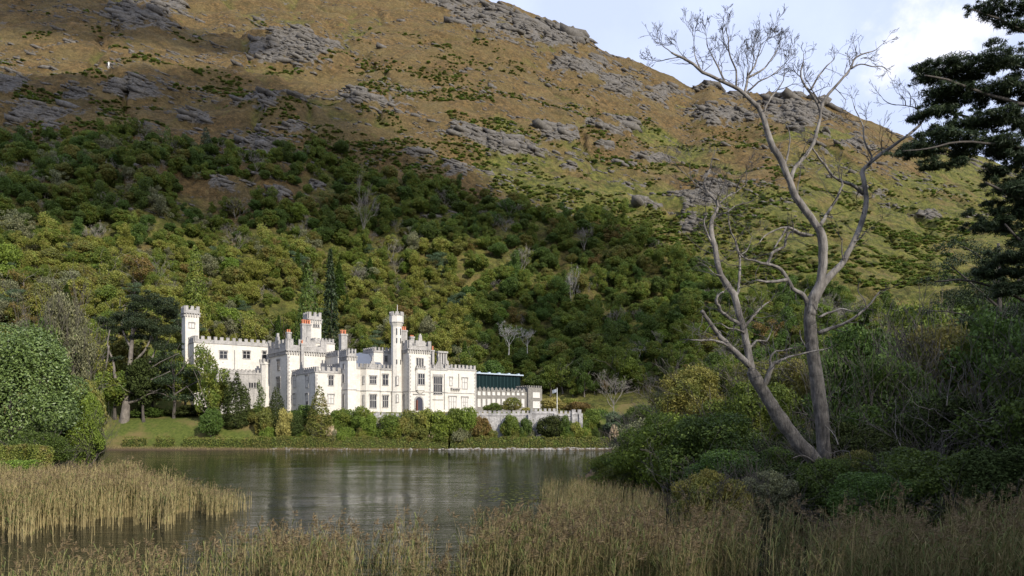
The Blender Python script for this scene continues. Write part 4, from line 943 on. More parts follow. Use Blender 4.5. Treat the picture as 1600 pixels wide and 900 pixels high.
# ------------------------------------------------------------------ single trees around the castle (pixel of the foot, distance, height and width in pixels)
def put(name, kind, var, leaf, px, pyb, pyt, wpx, Y, nat_w, nat_h, label, cat='tree', group=None, part=('trunk', 'crown'), grounded=True):
    x = (px-800)/F*Y; zt = CZ + (HY-pyt)/F*Y; zb = CZ + (HY-pyb)/F*Y
    if grounded: zb = min(zb, hz(x, Y))
    return plant(name, kind, var, leaf, (x, Y, zb), wpx/F*Y/nat_w, (zt-zb)/nat_h, label, cat, group, part=part)
put('spruce_tree', 'spruce', 0, 'needle', 516, 500, 388, 48, 282, 6, 13.6, 'tall dark spruce with a thin tip behind the castle')
put('conifer_tree', 'cone', 0, 'mid', 306, 500, 398, 46, 272, 5, 11.6, 'fresh green pointed conifer in the wood above the long left wing')
put('conifer_tree', 'cone', 1, 'dark', 482, 530, 432, 52, 262, 5, 11.6, 'broad dark green conifer behind the great left tower')
put('conifer_tree', 'cone', 0, 'dark', 262, 290, 205, 30, 425, 5, 11.6, 'very dark conifer at the upper edge of the wood, left one of the pair')
put('conifer_tree', 'cone', 1, 'needle', 322, 290, 208, 34, 430, 5, 11.6, 'dark conifer at the upper edge of the wood, right one of the pair')
put('bare_tree', 'bare', 0, '', 958, 652, 592, 46, 214, 6, 9, 'leafless pale grey tree beyond the right end of the terrace wall')
put('bare_tree', 'bare', 1, '', 568, 345, 298, 26, 380, 6, 9, 'small white leafless tree standing in the shaded upper wood')
put('broadleaf_tree', 'brush', 0, 'grey', 98, 640, 450, 118, 176, 7.4, 6.6, 'wide grey twiggy tree behind the left garden')
put('broadleaf_tree', 'broad', 0, 'mid', 180, 648, 572, 80, 207, 8, 9, 'mid-green tree at the top of the lawn left of the gnarled pine trunk')
put('broadleaf_tree', 'broad', 1, 'olive', 238, 648, 566, 78, 214, 8, 9, 'olive tree at the top of the lawn right of the gnarled pine trunk')
put('broadleaf_tree', 'broad', 2, 'olive', 200, 640, 520, 90, 222, 8, 9, 'olive tree higher up behind the gnarled pine')
put('broadleaf_tree', 'broad', 0, 'mid', 290, 640, 560, 70, 216, 8, 9, 'green tree under the near end of the long left wing')
put('broadleaf_tree', 'loose', 1, 'yellow', 150, 620, 520, 70, 214, 7, 10, 'yellowish loose tree left of the gnarled pine')
put('broadleaf_tree', 'broad', 1, 'mid', 260, 600, 528, 60, 232, 8, 9, 'green tree in front of the far left corner tower')
for px, pb, pt, wd, Y, lab in ((795, 552, 512, 30, 292, 'white dead tree standing in the shaded wood right of the castle, left one of two'), (824, 550, 518, 22, 294, 'white dead tree standing in the shaded wood right of the castle, right one of two'), (893, 500, 430, 16, 345, 'thin pale dead trunk rising from the wood high above the grey stone range'), (996, 570, 545, 26, 285, 'small white dead branches in the dark wood above the right bank')):
    r, c_ = put('bare_tree', 'bare', 0, '', px, pb, pt, wd, Y, 6, 9, lab, grounded=False)
    for o_ in r.children: o_.data = o_.data.copy(); o_.data.materials[0] = DEADWHITE
put('pine_tree', 'pine', 0, 'needle', 272, 668, 548, 80, 209, 8, 11, 'dark bushy pine on the lawn between the gnarled pine and the slender young tree')
put('birch_tree', 'tall', 0, 'mid', 324, 660, 564, 44, 203, 6, 10, 'green slender young tree with a thin trunk on the lawn')
put('yew_tree', 'yew', 0, 'yew', 369, 656, 582, 42, 205, 5.2, 12, 'dark yew with several upright spires on the lawn')
put('cypress_tree', 'column', 0, 'dark', 407, 648, 594, 11, 207, 1.4, 8.6, 'narrow columnar cypress beside the great tower')
put('cypress_tree', 'cone', 0, 'yew', 432, 672, 610, 34, 205, 5, 11.6, 'dark glossy conical evergreen below the great tower')
put('cypress_tree', 'cone', 1, 'olive', 499, 684, 612, 44, 200, 5, 11.6, 'brownish conical cypress in front of the left block')
put('broadleaf_tree', 'broad', 0, 'olive', 138, 670, 580, 62, 150, 8, 9, 'yellow-brown rounded tree beside the big rhododendron')
put('broadleaf_tree', 'broad', 1, 'dark', 60, 640, 470, 120, 175, 8, 9, 'dark broad tree behind the big rhododendron')
put('broadleaf_tree', 'broad', 2, 'yew', 225, 640, 555, 70, 206, 8, 9, 'shaded dark tree close behind the gnarled pine')
put('broadleaf_tree', 'broad', 2, 'yellow', 342, 640, 592, 46, 208, 8, 9, 'yellow-green bush tree behind the pale-trunked young tree')
SH = [ # px, py base, py top, width, Y, leaf, label
 (445,686,642,26,199,'gold','yellow variegated shrub below the great tower'), (463,686,650,30,200,'yew','dark shrub to the right of the yellow variegated shrub'),
 (472,672,634,44,208,'dark','dark evergreen bush against the foot of the left block'), (530,684,640,46,205,'mid','green bush under the blank lower window of the left block'),
 (560,684,638,44,206,'mid','tall green bush below the slim square turret'), (586,684,645,34,204,'yellow','yellow-green bush at the left corner of the terrace wall'), (540,688,668,30,198.5,'bright','low rounded bright green shrub behind the hedge'),
 (520,690,672,20,198,'grey','small pale shrub beside the pampas plumes'), (577,688,650,30,200.5,'bright','bright green leafy shrub left of the terrace corner pillar'),
 (612,689,650,48,199.5,'mid','large dark-bottomed shrub at the left end of the terrace wall'), (638,689,642,36,200.5,'olive','brownish shrub below the arched door'),
 (662,689,640,40,200.5,'yellow','yellow-leaved shrub to the right of the door below the terrace'), (690,689,645,42,200.3,'bright','bright green shrub below the tall hall window'),
 (713,689,640,38,200.6,'mid','upright green shrub at the middle of the terrace wall'), (733,689,638,36,200.5,'bright','tall lively green shrub hiding the terrace step'), (752,689,652,36,200,'rust','reddish brown shrub left of the bare stretch of wall'),
 (655,691,668,38,198.4,'olive','low olive shrub behind the hedge below the door'), (690,691,670,36,198.4,'mid','low green shrub behind the hedge below the end wing'), (722,691,668,34,198.4,'grey','low grey-green shrub behind the hedge'),
 (799,690,649,30,200.6,'mid','rounded climber on the wall, green and full'), (822,690,655,22,200.6,'dark','dark climber on the wall next to the buttress'), (862,690,651,44,200.4,'yew','wide brown-green climber covering the wall'),
 (882,690,650,22,200.4,'dark','upright dark climber left of the yellowing one'), (897,690,660,26,200,'yellow','yellowing climber at the right end of the wall'), (768,690,672,22,199.5,'olive','small olive shrub at the foot of the bare wall'),
 (800,642,622,30,226,'olive','rounded olive bush in front of the grey stone range'), (770,642,630,30,226,'mid','low green bush at the foot of the grey stone range'), (822,644,637,18,222,'gold','little golden bush on the terrace'),
 (864,643,622,36,232,'gold','bright golden shrub between grey range and flagpole'), (893,645,624,40,232,'yellow','yellow-olive shrub right of the flagpole'), (922,684,640,34,204,'mid','green bush past the right end of the terrace wall'), (905,648,628,44,226,'rust','reddish brown bush behind the right end of the terrace wall'),
 (963,682,646,42,201,'blue','blue-grey shrub beneath the leafless tree'), (985,686,650,40,199,'dark','dark shrub at the right end of the lawn'), (915,690,668,26,201,'bright','small bright bush at the end of the terrace wall'), (940,684,640,36,212,'dark','shady bush behind the pale pampas clump'),
 (415,690,640,30,202,'olive','leaning olive shrub with a pale stem on the lawn edge'), (330,668,640,34,200,'dark','dark low bush at the foot of the slender young tree'), (395,668,640,40,208,'olive','olive bush right of the spired yew'), (236,658,636,60,212,'dark','dark hedge-like bush at the top of the lawn'), (300,655,634,60,214,'yew','brown-green bush at the top of the lawn'),
]
for i, (px, pb, pt, wd, Y, lf, lab) in enumerate(SH):
    put('garden_shrub', 'shrub', i % 4, lf, px, pb, pt, wd*1.22, Y, 4.2, 3.2, lab, 'shrub', part=('stem', 'foliage'))
for i in range(46):        # small plants filling the border between the bigger shrubs
    px = random.uniform(402, 760) if i < 36 else random.uniform(770, 980); lf = random.choice(('mid', 'olive', 'bright', 'yellow', 'grey', 'dark', 'mid')); hh = random.uniform(8, 20); wd = random.uniform(12, 26)
    lab = f'small {CLR[lf]} border plant behind the shore hedge'
    put('border_plant', 'shrub', i % 4, lf, px, 687, 684-hh, wd, random.uniform(198.8, 201), 4.2, 3.2, lab, 'plant', f'small {CLR[lf]} plants in the border', part=('stem', 'foliage'))
for px, pb, pt, wd, lab in ((518,688,668,22,'small clump of pale pampas plumes behind the hedge'), (960,683,666,22,'large cream pampas clump on the lawn right of the wall'), (676,690,676,22,'pinkish cream pampas clump below the entrance tower')):
    put('pampas_grass', 'pampas', 0, 'cream', px, pb, pt, wd, 197.8 if px < 700 else 197, 2.4, 2.1, lab, 'pampas grass', part=('blades', 'plumes'))

# ------------------------------------------------------------------ clipped hedges
def hedge(name, pts, wd, h, label, leaf='hedge', L=.30, n_per=150, zbase=None):
    """leafy clipped hedge along a line of ground points"""
    rng = np.random.default_rng(len(label)); Vs = []; k = 0; mb = MB()
    for (a, c) in zip(pts[:-1], pts[1:]):
        a = Vector(a); c = Vector(c); ln = (c-a).length; n = int(n_per*ln); d = (c-a)/ln; s = Vector((-d.y, d.x, 0)).normalized()
        t_ = rng.random(n); f = rng.random(n); top = f < .42; front = (~top) & (f < .85)
        hh = h*(1 + .07*np.sin(t_*ln*.9) + .05*np.sin(t_*ln*2.3 + 1)); off = np.where(top, rng.uniform(-.5, .5, n), np.where(front, -.5, .5))*wd; off = off*(1 + .06*np.sin(t_*ln*1.7)); up = np.where(top, 1, rng.random(n)**.8)*hh
        sg = -1 if (s.y > 0) else 1
        Pn = np.array(a)[None] + np.outer(t_*ln, np.array(d)) + np.outer(off, np.array(s)) + np.outer(up, [0, 0, 1]) + rng.normal(size=(n, 3))*.07
        Nn = np.where(top[:, None], [0, 0, 1.], np.sign(off)[:, None]*np.array(s)[None]) + rng.normal(size=(n, 3))*.55
        V, _ = quads(Pn, unit(Nn), L*rng.uniform(.7, 1.3, n), L*.6*rng.uniform(.7, 1.3, n), rng); Vs.append(V)
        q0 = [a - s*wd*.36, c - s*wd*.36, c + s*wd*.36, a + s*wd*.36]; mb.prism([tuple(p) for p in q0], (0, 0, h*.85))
        m_ = int(n_per*wd*.8); t2 = np.where(rng.random(m_) < .5, 0., 1.); Pn = np.array(a)[None] + np.outer(t2*ln, np.array(d)) + np.outer(rng.uniform(-.5, .5, m_)*wd, np.array(s)) + np.outer(rng.random(m_)*h, [0, 0, 1]) + rng.normal(size=(m_, 3))*.08
        V, _ = quads(Pn, unit((t2*2-1)[:, None]*np.array(d)[None] + rng.normal(size=(m_, 3))*.5), L*rng.uniform(.7, 1.3, m_), L*.6*rng.uniform(.7, 1.3, m_), rng); Vs.append(V)
    V = np.concatenate(Vs); ob = empty(name); tag(ob, label, 'hedge')
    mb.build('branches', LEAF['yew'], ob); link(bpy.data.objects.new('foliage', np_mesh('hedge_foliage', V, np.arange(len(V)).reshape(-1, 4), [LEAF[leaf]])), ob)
def wp(px, Y, z): return ((px-800)/F*Y, Y, z)
hedge('hedge', [wp(395,196.6,.3), wp(470,196.8,.3), wp(520,197.0,.3), wp(700,197.2,.3)], 1.8, 3.1, 'long clipped hedge along the shore below the castle')
hedge('hedge', [wp(704,197.2,.3), wp(830,197.4,.3), wp(962,197.4,.3)], 1.8, 3.0, 'clipped hedge along the shore below the terrace wall, right of the gap')
hedge('hedge', [wp(288,196.4,.2), wp(345,196.4,.2), wp(392,196.5,.2)], 1.8, 3.0, 'darker hedge on the left part of the shore')
for px, wd, lab in ((258, 24, 'square clipped bush on the shore, right one of the two'), (210, 32, 'square clipped bush on the shore below the gnarled pine')):
    hedge('hedge', [wp(px-wd/2,195.9,.2), wp(px+wd/2,195.9,.2)], 2.4, 3.0, lab)
hedge('hedge', [wp(-60,86,1.4), wp(40,86,1.3), wp(72,88,1.0)], 3.2, 2.7, 'thick pale-topped hedge at the left edge of the lake', 'hedge', .22, 700)
hedge('hedge', [wp(-60,80,1.0), wp(52,80,.9)], 2.0, 1.6, 'lower bright green hedge in front of the thick hedge at the left edge', 'bright', .2, 600)
# stones along the waterline
rng = np.random.default_rng(5); import bmesh
bm = bmesh.new(); bmesh.ops.create_icosphere(bm, subdivisions=1, radius=1); iv = np.array([v.co[:] for v in bm.verts]); iq = np.array([[a.index for a in f.verts] for f in bm.faces]); bm.free()
Vs = []; Qs = []; k = 0
for i in range(380):
    px = rng.uniform(400, 955); px = px if rng.random() < .35 else rng.uniform(700, 955); Y = 193.7 + rng.random()*1.9; r = rng.uniform(.08, .34)*(1 if px > 620 else .7)
    Vs.append(iv*np.array([r*1.4, r, r*.7])*rng.uniform(.75, 1.25, (len(iv), 1)) + np.array([(px-800)/F*Y, Y, max(.0, hz((px-800)/F*Y, Y)) + r*.2])); Qs.append(iq+k); k += len(iv)
tag(link(bpy.data.objects.new('shore_stones', np_mesh('shore_stones', np.concatenate(Vs), np.concatenate(Qs), [STONEPALE]))), 'pale stones strewn along the far waterline', 'stones', kind='stuff')
# ------------------------------------------------------------------ gnarled pine on the left lawn
LR = [1.0]; KN = np.random.default_rng(3); PATHS = []
def limb(mb, pts, Y, r0, r1, dep=(0, 0), n=8, wob=0):
    """a limb through photo pixels at distance Y; dep gives how far its start and end lie behind Y; radii in pixels"""
    m_ = len(pts); out = []; rad = []
    for i, (a, b_) in enumerate(pts):
        f = i/(m_-1); d = Y + dep[0] + (dep[1]-dep[0])*f; out.append(P(a, b_, d)); rad.append((r0 + (r1-r0)*f)/F*Y*LR[0]*KN.uniform(.88, 1.14))
    # round the corners
    o2 = []; rd = []
    for i in range(m_-1):
        p0 = out[max(i-1, 0)]; p1, p2 = out[i], out[i+1]; p3 = out[min(i+2, m_-1)]
        for t_ in (0, .33, .67):
            o2.append(.5*((2*p1) + (p2-p0)*t_ + (2*p0-5*p1+4*p2-p3)*t_*t_ + (3*p1-p0-3*p2+p3)*t_**3)); rd.append(rad[i] + (rad[i+1]-rad[i])*t_)
    for i in range(2, len(o2) if LR[0] < 1 else 0): o2[i] = o2[i] + (Vector(KN.normal(size=3))*.22 + Vector((1, .3, .4))*math.sin(i*1.9 + r0)*.16)*min(rd[i], .09)
    o2.append(out[-1]); rd.append(rad[-1]); mb.tube(o2, rd, n); PATHS.append((o2, rd)); return o2, rd
gnarl = empty('pine_tree', P(193, 672, 206)); tag(gnarl, 'gnarled old pine with grey trunk and bare lower limbs on the left lawn', 'tree')
def child_of(o, par):
    o.parent = par; o.matrix_parent_inverse = Matrix.Translation(-Vector(par.location)); return o
mb = MB(); Yg = 206
limb(mb, [(193,690),(194,668),(196,645),(198,622)], Yg, 9.5, 4.6); limb(mb, [(197,630),(199,605),(203,570),(206,535),(210,500),(214,478)], Yg, 4.8, 2.0)
limb(mb, [(183,676),(190,655),(195,635)], Yg, 4.00, 1.60)
limb(mb, [(198,625),(190,612),(180,590),(177,565),(168,540),(172,515)], Yg, 2.88, 0.64, (0, -2))
limb(mb, [(200,612),(215,590),(232,570),(242,548),(246,520)], Yg, 2.56, 0.64, (0, 2))
limb(mb, [(201,605),(222,598),(245,590),(266,580)], Yg, 2.40, 0.48, (0, -3)); limb(mb, [(202,608),(225,607),(240,612),(252,606)], Yg, 2.08, 0.40, (0, -2)); limb(mb, [(200,630),(215,625),(232,616),(241,614)], Yg, 2.40, 0.48, (0, -3))
limb(mb, [(204,575),(215,560),(228,545),(238,520),(240,500)], Yg, 2.24, 0.48, (0, 2)); limb(mb, [(206,545),(195,525),(190,505),(196,480)], Yg, 1.92, 0.40, (0, 1)); limb(mb, [(196,615),(185,608),(176,600)], Yg, 1.60, 0.32, (0, -1)); limb(mb, [(208,520),(222,500),(232,482)], Yg, 1.76, 0.40)
limb(mb, [(170,540),(168,560),(165,575)], Yg, 1.44, 0.28, (-2, -2)); limb(mb, [(203,585),(228,580),(250,566),(280,552)], Yg, 1.76, 0.32, (0, -3))
gp0 = list(PATHS); child_of(mb.build('trunk', BARK, None, True), gnarl)
def pads(name, blobs, Y, n, L, W, leaf, seed, parent, depth=.7, shell=.3, flat_n=.6, ragged=2):
    rng = np.random.default_rng(seed); lob = []
    for (px, py, rx, ry, *dd) in blobs:
        d = dd[0] if dd else rng.uniform(-1, 1)*rx/F*Y*.6; c = P(px, py, Y + d); k = max(1, int(rx/9)) if rx > 10 else 1
        for j in range(k + 2):
            a = rng.uniform(-.7, .7); lob.append((c.x + a*rx/F*Y, c.y + rng.uniform(-.6, .6)*rx/F*Y*depth, c.z + rng.uniform(-.5, .5)*ry/F*Y, rx/F*Y*rng.uniform(.35, .6), rx/F*Y*rng.uniform(.35, .6)*depth, ry/F*Y*rng.uniform(.4, .7)))
        for j in range(ragged*max(1, k)):
            a = rng.uniform(-1.25, 1.25); rr = rx/F*Y*rng.uniform(.10, .22); lob.append((c.x + a*rx/F*Y, c.y + rng.uniform(-.8, .8)*rx/F*Y*depth, c.z + rng.uniform(-1, 1)*ry/F*Y*(1.2-.5*abs(a)), rr, rr, rr*.6))
    V, Q = lobes_leaves(lob, n, L, W, rng, shell, .8, flat_n)
    return child_of(link(bpy.data.objects.new(name, np_mesh(name, V, Q, [LEAF[leaf]]))), parent)
pads('crown', [(222,466,26,10),(200,492,28,12),(170,500,18,9),(240,478,30,13),(262,490,22,12),(185,515,24,9),(225,505,34,13),(255,515,26,13),(172,530,14,7),(236,535,22,9),(262,542,20,9),(205,478,20,8),(268,470,14,8),(215,525,18,7),(250,560,18,6),(182,560,12,5),(228,570,12,5)], Yg, 52000, .38, .16, 'needle', 8, gnarl)
# big glossy rhododendron
def bush_at(name, kind, var, leaf, px, pyb, pyt, wpx, Y, nw, nh, label, cat='shrub', group=None): return put(name, kind, var, leaf, px, pyb, pyt, wpx, Y, nw, nh, label, cat, group, part=('stem', 'foliage'))
bush_at('rhododendron', 'laurel', 0, 'gloss', 28, 735, 514, 225, 104, 12.5, 11.4, 'big glossy rhododendron with sunlit leaves at the left edge')
bush_at('rhododendron', 'laurel', 1, 'gloss', -70, 720, 540, 200, 108, 12.5, 11.4, 'second glossy rhododendron cut by the left edge of the photo')
bush_at('garden_shrub', 'thicket', 0, 'bright', 128, 708, 606, 84, 114, 7.4, 6.4, 'lighter green shrub with drooping branches at the right foot of the rhododendron')
bush_at('garden_shrub', 'thicket', 1, 'dark', 60, 730, 672, 120, 96, 7.4, 6.4, 'dark undergrowth shrub under the big rhododendron')
bush_at('garden_shrub', 'thicket', 0, 'yew', 142, 708, 650, 50, 118, 7.4, 6.4, 'dark low shrub at the lake edge right of the rhododendron')

# ------------------------------------------------------------------ thicket on the right bank
TK = [ # px, base py, top py, width px, Y, kind, leaf (darkened on some bushes to stand in for shade), label
 (965,776,705,120,72,'thicket','mid','low leafy shrub at the water tip of the right bank'), (1045,790,640,190,66,'thicket','bright','bright green shrub at the left end of the right bank'),
 (1010,770,655,150,78,'brush','grey','grey twiggy shrub behind the bright shrub on the right bank'), (1120,800,640,210,60,'thicket','dark','dense shrub with leaves darkened for shade left of the leaning dead trunk'),
 (1085,720,575,180,88,'brush','olive','olive twiggy bush behind the leaning dead trunk'), (1180,760,590,190,80,'thicket','mid','shaded bush behind the foot of the dead trees'),
 (1150,810,700,200,53,'thicket','dark','dark shrub just left of the dead trunks near the reeds'), (1235,700,560,170,95,'brush','olive','olive brush between the two dead trunks, far side'),
 (1385,820,560,250,58,'brush','dark','dark brush right of the upright dead trunk'), (1340,760,500,190,84,'thicket','dark','tall dark bush rising beside the upright dead trunk'),
 (1460,800,510,260,66,'brush','olive','tall olive brush in the shaded right thicket'), (1560,820,490,280,62,'brush','dark','tall dark brush at the right edge'),
 (1500,830,620,300,48,'brush','yew','brownish brush in the shade in front of the tall brush'), (1340,830,660,230,47,'brush','yew','brownish brush at the foot of the dead trees'),
 (1620,850,560,320,44,'brush','dark','near dark brush cut by the right edge'), (1420,840,700,240,41,'brush','dark','low dark brush behind the right reeds'), (1240,820,725,200,46,'thicket','yew','low dark shrub covering the dead trunks base'),
 (1430,700,470,200,110,'thicket','mid','green bush standing highest behind the right thicket'), (1540,690,440,220,112,'thicket','dark','dark bush behind the right thicket near the pine'), (1300,660,520,150,125,'thicket','mid','far green bush behind the upright dead trunk'),
 (1290,815,712,130,42.2,'thicket','dark','leafy shrub darkened for shade, hiding the foot of both dead trunks'), (1200,815,735,130,42,'brush','grey','grey twiggy brush at the water edge left of the dead trunks'), (1340,810,705,130,42.5,'brush','olive','olive brush just right of the dead trunks'),
 (1110,835,735,170,41,'brush','olive','olive shrub at the reed edge below the leaning dead trunk'), (1480,850,700,230,36,'thicket','dark','dark shrub among the right reeds'), (1580,870,690,230,33,'thicket','yew','dark brown-green shrub at the right edge among the reeds'), (1370,850,735,180,36.5,'thicket','dark','low dark shrub among the reeds right of the dead trees'),
 (1250,752,672,150,52,'thicket','yew','dark brown-green bush in the gap between the two dead trunks'), (1215,770,700,120,49,'brush','dark','dark brush under the leaning dead trunk'),
 (1660,700,420,240,100,'thicket','dark','dark tall bush behind the pine, cut by the right edge'), (1190,650,560,140,130,'thicket','olive','far olive bush behind the leaning dead trunk'), (1070,660,610,110,150,'thicket','mid','far green bush at the right end of the lake'), (1010,690,630,100,160,'thicket','dark','far dark bush where the shore meets the right bank'),
]
for i, (px, pb, pt, wd, Y, kd, lf, lab) in enumerate(TK):
    bush_at('thicket_bush', kd, i % 2, lf, px, pb, pt, wd, Y, 7.4, 6.3, lab, 'bush', 'bushes of the right bank')

# unseen trees added on the near bank to throw shade over the right reeds
for i, (x, y, s_, lab) in enumerate(((21,3,1.5,'unseen dark leafy tree on the near bank beside the viewer'), (27,10,1.9,'taller unseen dark tree on the near bank to the right'), (35,19,2.1,'tallest unseen dark tree on the near bank'), (42,27,2.0,'unseen dark tree on the near bank past the tallest one'), (29,-4,1.9,'unseen dark tree on the road side of the near bank'), (37,6,2.0,'unseen dark tree farthest up the near bank'))):
    plant('unseen_bank_tree', 'thicket', i % 2, 'dark', (x, y, hz(x, y) - .2), s_, s_*1.25, lab, 'tree')

# ------------------------------------------------------------------ the two dead trees
rngD = np.random.default_rng(77)
def twigs(mb, tips, Y, ln, depth, spread=.75, up=.25, r=1.1, kids=(2, 3)):
    for (a, b_), (da, db) in tips:
        p = P(a, b_, Y); d = Vector((da, rngD.normal()*.35, -db)).normalized()
        rec_branch(mb, p, d, ln/F*Y, r/F*Y, depth, rngD, spread, up, 4, kids, 3, .72, .2, .0085)
def side_twigs(mb, every, lo, hi, rmax):
    for pts, rd in PATHS:
        acc = rngD.uniform(0, every)
        for q0, q1, r_ in zip(pts[:-1], pts[1:], rd):
            acc += (q1-q0).length
            if acc > every and r_ < rmax:
                acc = rngD.uniform(0, every*.5); t_ = (q1-q0).normalized(); d = Vector((rngD.normal(), rngD.normal()*.6, rngD.normal()*.7 + .35)); d = (d - t_*d.dot(t_)*.6).normalized()
                rec_branch(mb, q0, d, rngD.uniform(lo, hi), min(.035, r_*.4), int(rngD.integers(1, 4)), rngD, .65, .1, 4, (2, 2), 3, .7, .22, .0085)
    PATHS.clear()
Yd = 45.0
LR[0] = .70; PATHS.clear()
d1 = empty('dead_tree', P(1290, 745, Yd)); tag(d1, 'tall upright dead tree with silver forked limbs against the sky', 'tree')
mb = MB(); limb(mb, [(1293,800),(1291,747),(1286,690),(1282,637),(1276,590),(1270,551),(1266,512),(1267,470)], Yd, 17, 11.5, n=12); limb(mb, [(1330,782),(1305,760),(1288,722)], Yd, 7, 6, (-1, 0)); limb(mb, [(1262,790),(1278,760),(1287,722)], Yd, 7, 6, (-1.2, 0))
t1 = child_of(mb.build('trunk', DEADBARK, None, True), d1)
mb = MB()
limb(mb, [(1266,492),(1270,468),(1282,440),(1286,398),(1284,372),(1276,352),(1249,316),(1233,284),(1222,253),(1202,218),(1191,178),(1164,147),(1133,129),(1098,113),(1076,96),(1049,82)], Yd, 11.5, 2.0, (0, -1.5), 10)
limb(mb, [(1268,482),(1287,443),(1315,412),(1329,387),(1347,347),(1354,311),(1347,271),(1356,258),(1378,240),(1409,218),(1436,196),(1449,178),(1467,156)], Yd, 8.5, 1.6, (0, 2.5), 10)
limb(mb, [(1235,285),(1242,262),(1262,240),(1275,213),(1282,173),(1267,147),(1251,120),(1255,98)], Yd, 5.2, 1.5, (-.7, .8)); limb(mb, [(1282,176),(1289,155),(1311,129),(1329,107),(1338,89),(1364,80)], Yd, 4, 1.3, (.5, .2)); limb(mb, [(1329,107),(1345,100),(1362,104),(1378,104)], Yd, 2, .8, (.3, 0)); limb(mb, [(1267,140),(1280,118),(1293,102),(1300,96)], Yd, 2.4, .9, (.6, 1.2)); limb(mb, [(1287,165),(1275,150),(1262,128)], Yd, 2.2, .8, (.5, .9))
limb(mb, [(1349,303),(1330,288),(1307,280),(1289,258),(1275,240),(1267,227)], Yd, 4, 1.6, (1.2, 0)); limb(mb, [(1282,352),(1290,338),(1296,329),(1307,311),(1316,289),(1312,278)], Yd, 4.6, 1.4, (-.3, .6)); limb(mb, [(1226,258),(1231,240),(1234,222),(1233,205)], Yd, 2.6, 1.2, (-.8, -.5)); limb(mb, [(1249,316),(1246,300),(1248,285),(1250,275)], Yd, 2, .8, (-.5, -.8))
limb(mb, [(1263,482),(1256,462),(1239,450),(1225,426),(1210,416),(1196,412),(1177,407)], Yd, 6, 2.4, (0, -1)); limb(mb, [(1198,413),(1204,402),(1210,393),(1226,385),(1229,369),(1240,362),(1255,368),(1272,368)], Yd, 3.6, 2.2, (-.6, -.2)); limb(mb, [(1230,437),(1205,440),(1182,438)], Yd, 4, 2, (-.5, -1)); limb(mb, [(1178,407),(1165,404),(1155,396),(1150,383)], Yd, 2.2, 1, (-1, -1.2)); limb(mb, [(1268,368),(1249,364),(1231,355),(1222,370),(1208,390)], Yd, 3.6, 1.4, (-.3, -.8)); limb(mb, [(1231,355),(1215,358),(1196,368),(1186,380)], Yd, 2.2, 1, (-.5, -1))
limb(mb, [(1278,521),(1300,512),(1325,503),(1354,481),(1373,457)], Yd, 4.5, 1.3, (0, -1.2)); limb(mb, [(1279,496),(1300,487),(1318,483),(1330,486)], Yd, 3, 1.2, (0, -.6)); limb(mb, [(1354,481),(1350,468),(1342,458)], Yd, 1.6, .7, (-1, -1.2)); limb(mb, [(1262,545),(1252,530),(1250,516)], Yd, 2, .9)
limb(mb, [(1357,257),(1362,244),(1351,222),(1349,200),(1342,182)], Yd, 3, 1, (1.2, 1.2)); limb(mb, [(1438,194),(1437,182),(1431,169),(1415,165),(1400,164)], Yd, 1.8, .8, (2, 2)); limb(mb, [(1409,218),(1425,212),(1440,214)], Yd, 1.6, .7, (2, 2)); limb(mb, [(1335,378),(1345,372),(1352,362)], Yd, 2, .9, (.5, .6)); limb(mb, [(1318,408),(1315,390),(1316,375)], Yd, 2, .8, (.3, 0))
limb(mb, [(1164,147),(1167,125),(1180,100),(1188,75)], Yd, 3.4, 1, (-1, -.6)); limb(mb, [(1150,140),(1150,110),(1140,85),(1138,58)], Yd, 2.8, .9, (-1, -1.4)); limb(mb, [(1133,129),(1122,105),(1110,82)], Yd, 2.4, .9, (-1.2, -1)); limb(mb, [(1167,122),(1195,106),(1214,78)], Yd, 2.6, .9, (-.9, -.3)); limb(mb, [(1192,180),(1200,160),(1215,140),(1224,126)], Yd, 2.4, .9, (-1, -.8)); limb(mb, [(1165,147),(1185,128),(1205,118),(1226,100)], Yd, 2.2, .8, (-1, -.8)); limb(mb, [(1098,113),(1090,100),(1085,82)], Yd, 1.8, .8, (-1.3, -1.4)); limb(mb, [(1076,96),(1062,90),(1046,92)], Yd, 1.4, .7, (-1.4, -1.4))
child_of(mb.build('branch', DEADWOOD, None, True), d1)
mb = MB()
twigs(mb, [((1188,75),(.3,-1)),((1185,88),(.5,-.6)),((1138,58),(-.1,-1)),((1140,85),(-.5,-.8)),((1110,82),(-.4,-1)),((1122,105),(-.1,-1)),((1214,78),(.6,-.7)),((1200,98),(.7,-.3)),((1167,122),(.1,-1)),((1226,100),(.8,-.4)),((1205,118),(.7,-.3)),((1049,82),(-.8,-.4)),((1076,96),(-.2,-1)),((1085,82),(-.1,-1)),((1046,92),(-1,0)),((1150,100),(.2,-1)),((1175,110),(.2,-1)),((1160,135),(.3,-1)),((1128,118),(-.2,-1)),((1224,126),(.4,-.8)),((1215,140),(.9,0)),((1098,108),(0,-1)),((1180,95),(-.2,-1))], Yd - .9, 22, 5, .5, .12, .8)
twigs(mb, [((1255,98),(.1,-1)),((1251,120),(-.6,-.6)),((1364,80),(1,-.1)),((1338,89),(.3,-1)),((1378,104),(1,.1)),((1300,96),(.5,-1)),((1345,92),(.8,-.4)),((1320,115),(.1,-1)),((1262,128),(-.4,-.9)),((1233,205),(0,-1)),((1250,275),(.2,-1)),((1312,278),(-.2,-1)),((1316,289),(.4,-1)),((1267,227),(-.8,-.4)),((1289,258),(0,-1)),((1282,190),(.8,-.2)),((1275,213),(-.7,-.5))], Yd + .3, 17, 4, .6, .1, .8)
